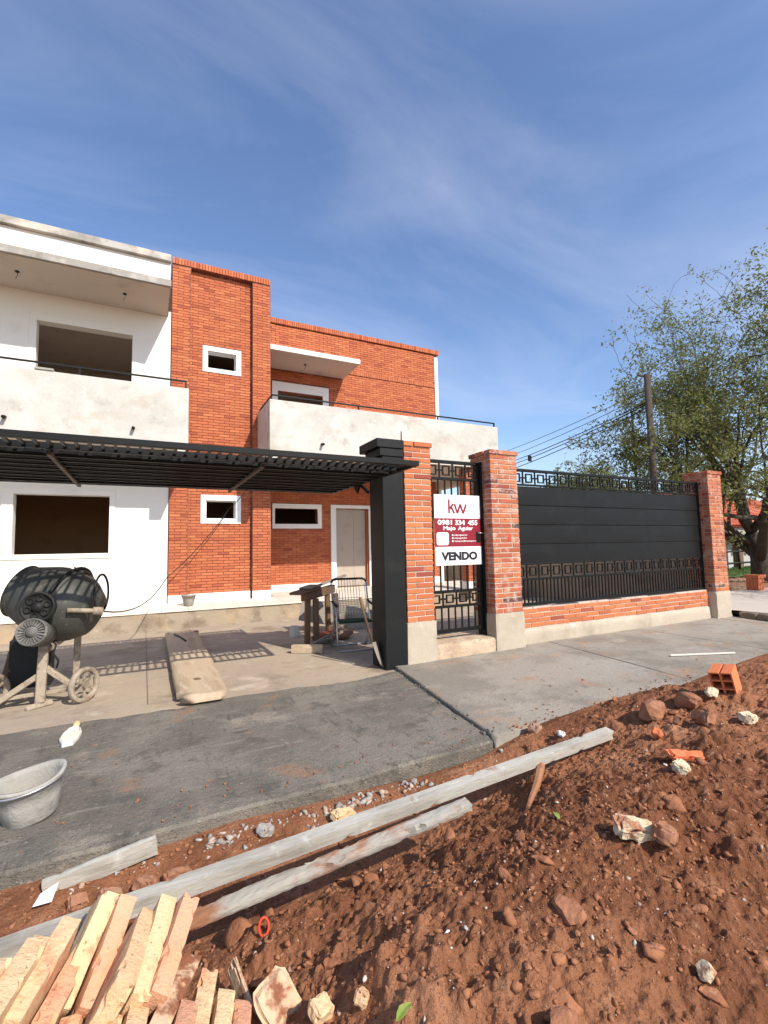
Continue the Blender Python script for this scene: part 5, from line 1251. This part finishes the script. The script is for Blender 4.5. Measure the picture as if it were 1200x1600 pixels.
# pipe fence in front of it
pf = thing('pipe_fence', (24, 11.5, .1), 'low dark pipe rail fence on the lawn before the neighbouring house', 'fence')
for z in (.45, .95): MB().tube([(19.5, 11.4, z), (32, 11.4, z + .05)], .04, 8).build('rail', 'black_metal', pf, True)
for x in (20, 23, 26, 29): MB().tube([(x, 11.4, .1), (x, 11.4, 1.05)], .045, 8).build('post', 'black_metal', pf, True)
# --- planter by the trunk
pt_ = thing('planter_box', (13.75, 6.5, .1), 'orange slatted wooden planter box at the foot of the tree', 'planter')
for k in range(3): MB().box(13.60 + k * .098, 13.69 + k * .098, 6.36, 6.39, .11, .44, .004).build('slat', 'terracotta', pt_)
for k in range(3): MB().box(13.600, 13.625, 6.395 + k * .08, 6.47 + k * .08, .11, .44, .004).build('slat', 'terracotta', pt_)
MB().box(13.57, 13.92, 6.33, 6.66, .445, .53, .006).build('rim', 'terracotta', pt_); MB().box(13.63, 13.88, 6.40, 6.62, .11, .40).build('soil_core', 'ground_soil', pt_)
# --- stone kerb right of the last pillar
kb = thing('stone_kerb', (9.6, 4.6, 0), 'rough dark stone kerb right of the last brick pillar', 'kerb')
for k in range(7):
    y = 4.70 - k * .30
    link('kerb_stone', rough_box('kerb_stone', frame_mtx((9.385 - k * .065 if k < 7 else 9, y - .15, .065), (-.2, -1, 0), (0, 0, 1)), (.30, .16, .155), (6, 4, 4), .012, 70 + k, .02), 'stone_curb', kb)
# --- dry leaves under the tree
lv = []; rg = np.random.default_rng(9); n = 2600
c = np.stack([rg.uniform(11.5, 19, n), rg.uniform(5.5, 10.5, n), np.full(n, .135)], -1); a = rg.uniform(0, 6.28, n); s = rg.uniform(.02, .05, n)
u = np.stack([np.cos(a), np.sin(a), rg.normal(0, .25, n)], -1) * s[:, None]; w = np.stack([-np.sin(a), np.cos(a), rg.normal(0, .25, n)], -1) * s[:, None] * .5
V = np.stack([c - u, c + w, c + u, c - w], 1).reshape(-1, 3)
tag(stuff(link('leaf_litter', fast_mesh('leaf_litter', V, np.arange(4 * n).reshape(-1, 4)), 'stick_wood')), 'dry brown leaf litter under the large tree', 'leaf litter')
n = 9000; c = np.stack([rg.uniform(17, 32, n), rg.uniform(9.5, 13, n), np.full(n, .13)], -1); d = rg.normal(0, .03, (n, 3)); d[:, 2] = rg.uniform(.05, .12, n); w = rg.normal(0, .008, (n, 3)); w[:, 2] = 0
V = np.stack([c - w, c + w, c + d], 1).reshape(-1, 3)
tag(stuff(link('lawn_grass', fast_mesh('lawn_grass', V, np.arange(3 * n).reshape(-1, 3)), 'grass_blade')), 'short green lawn grass before the neighbouring house', 'grass')
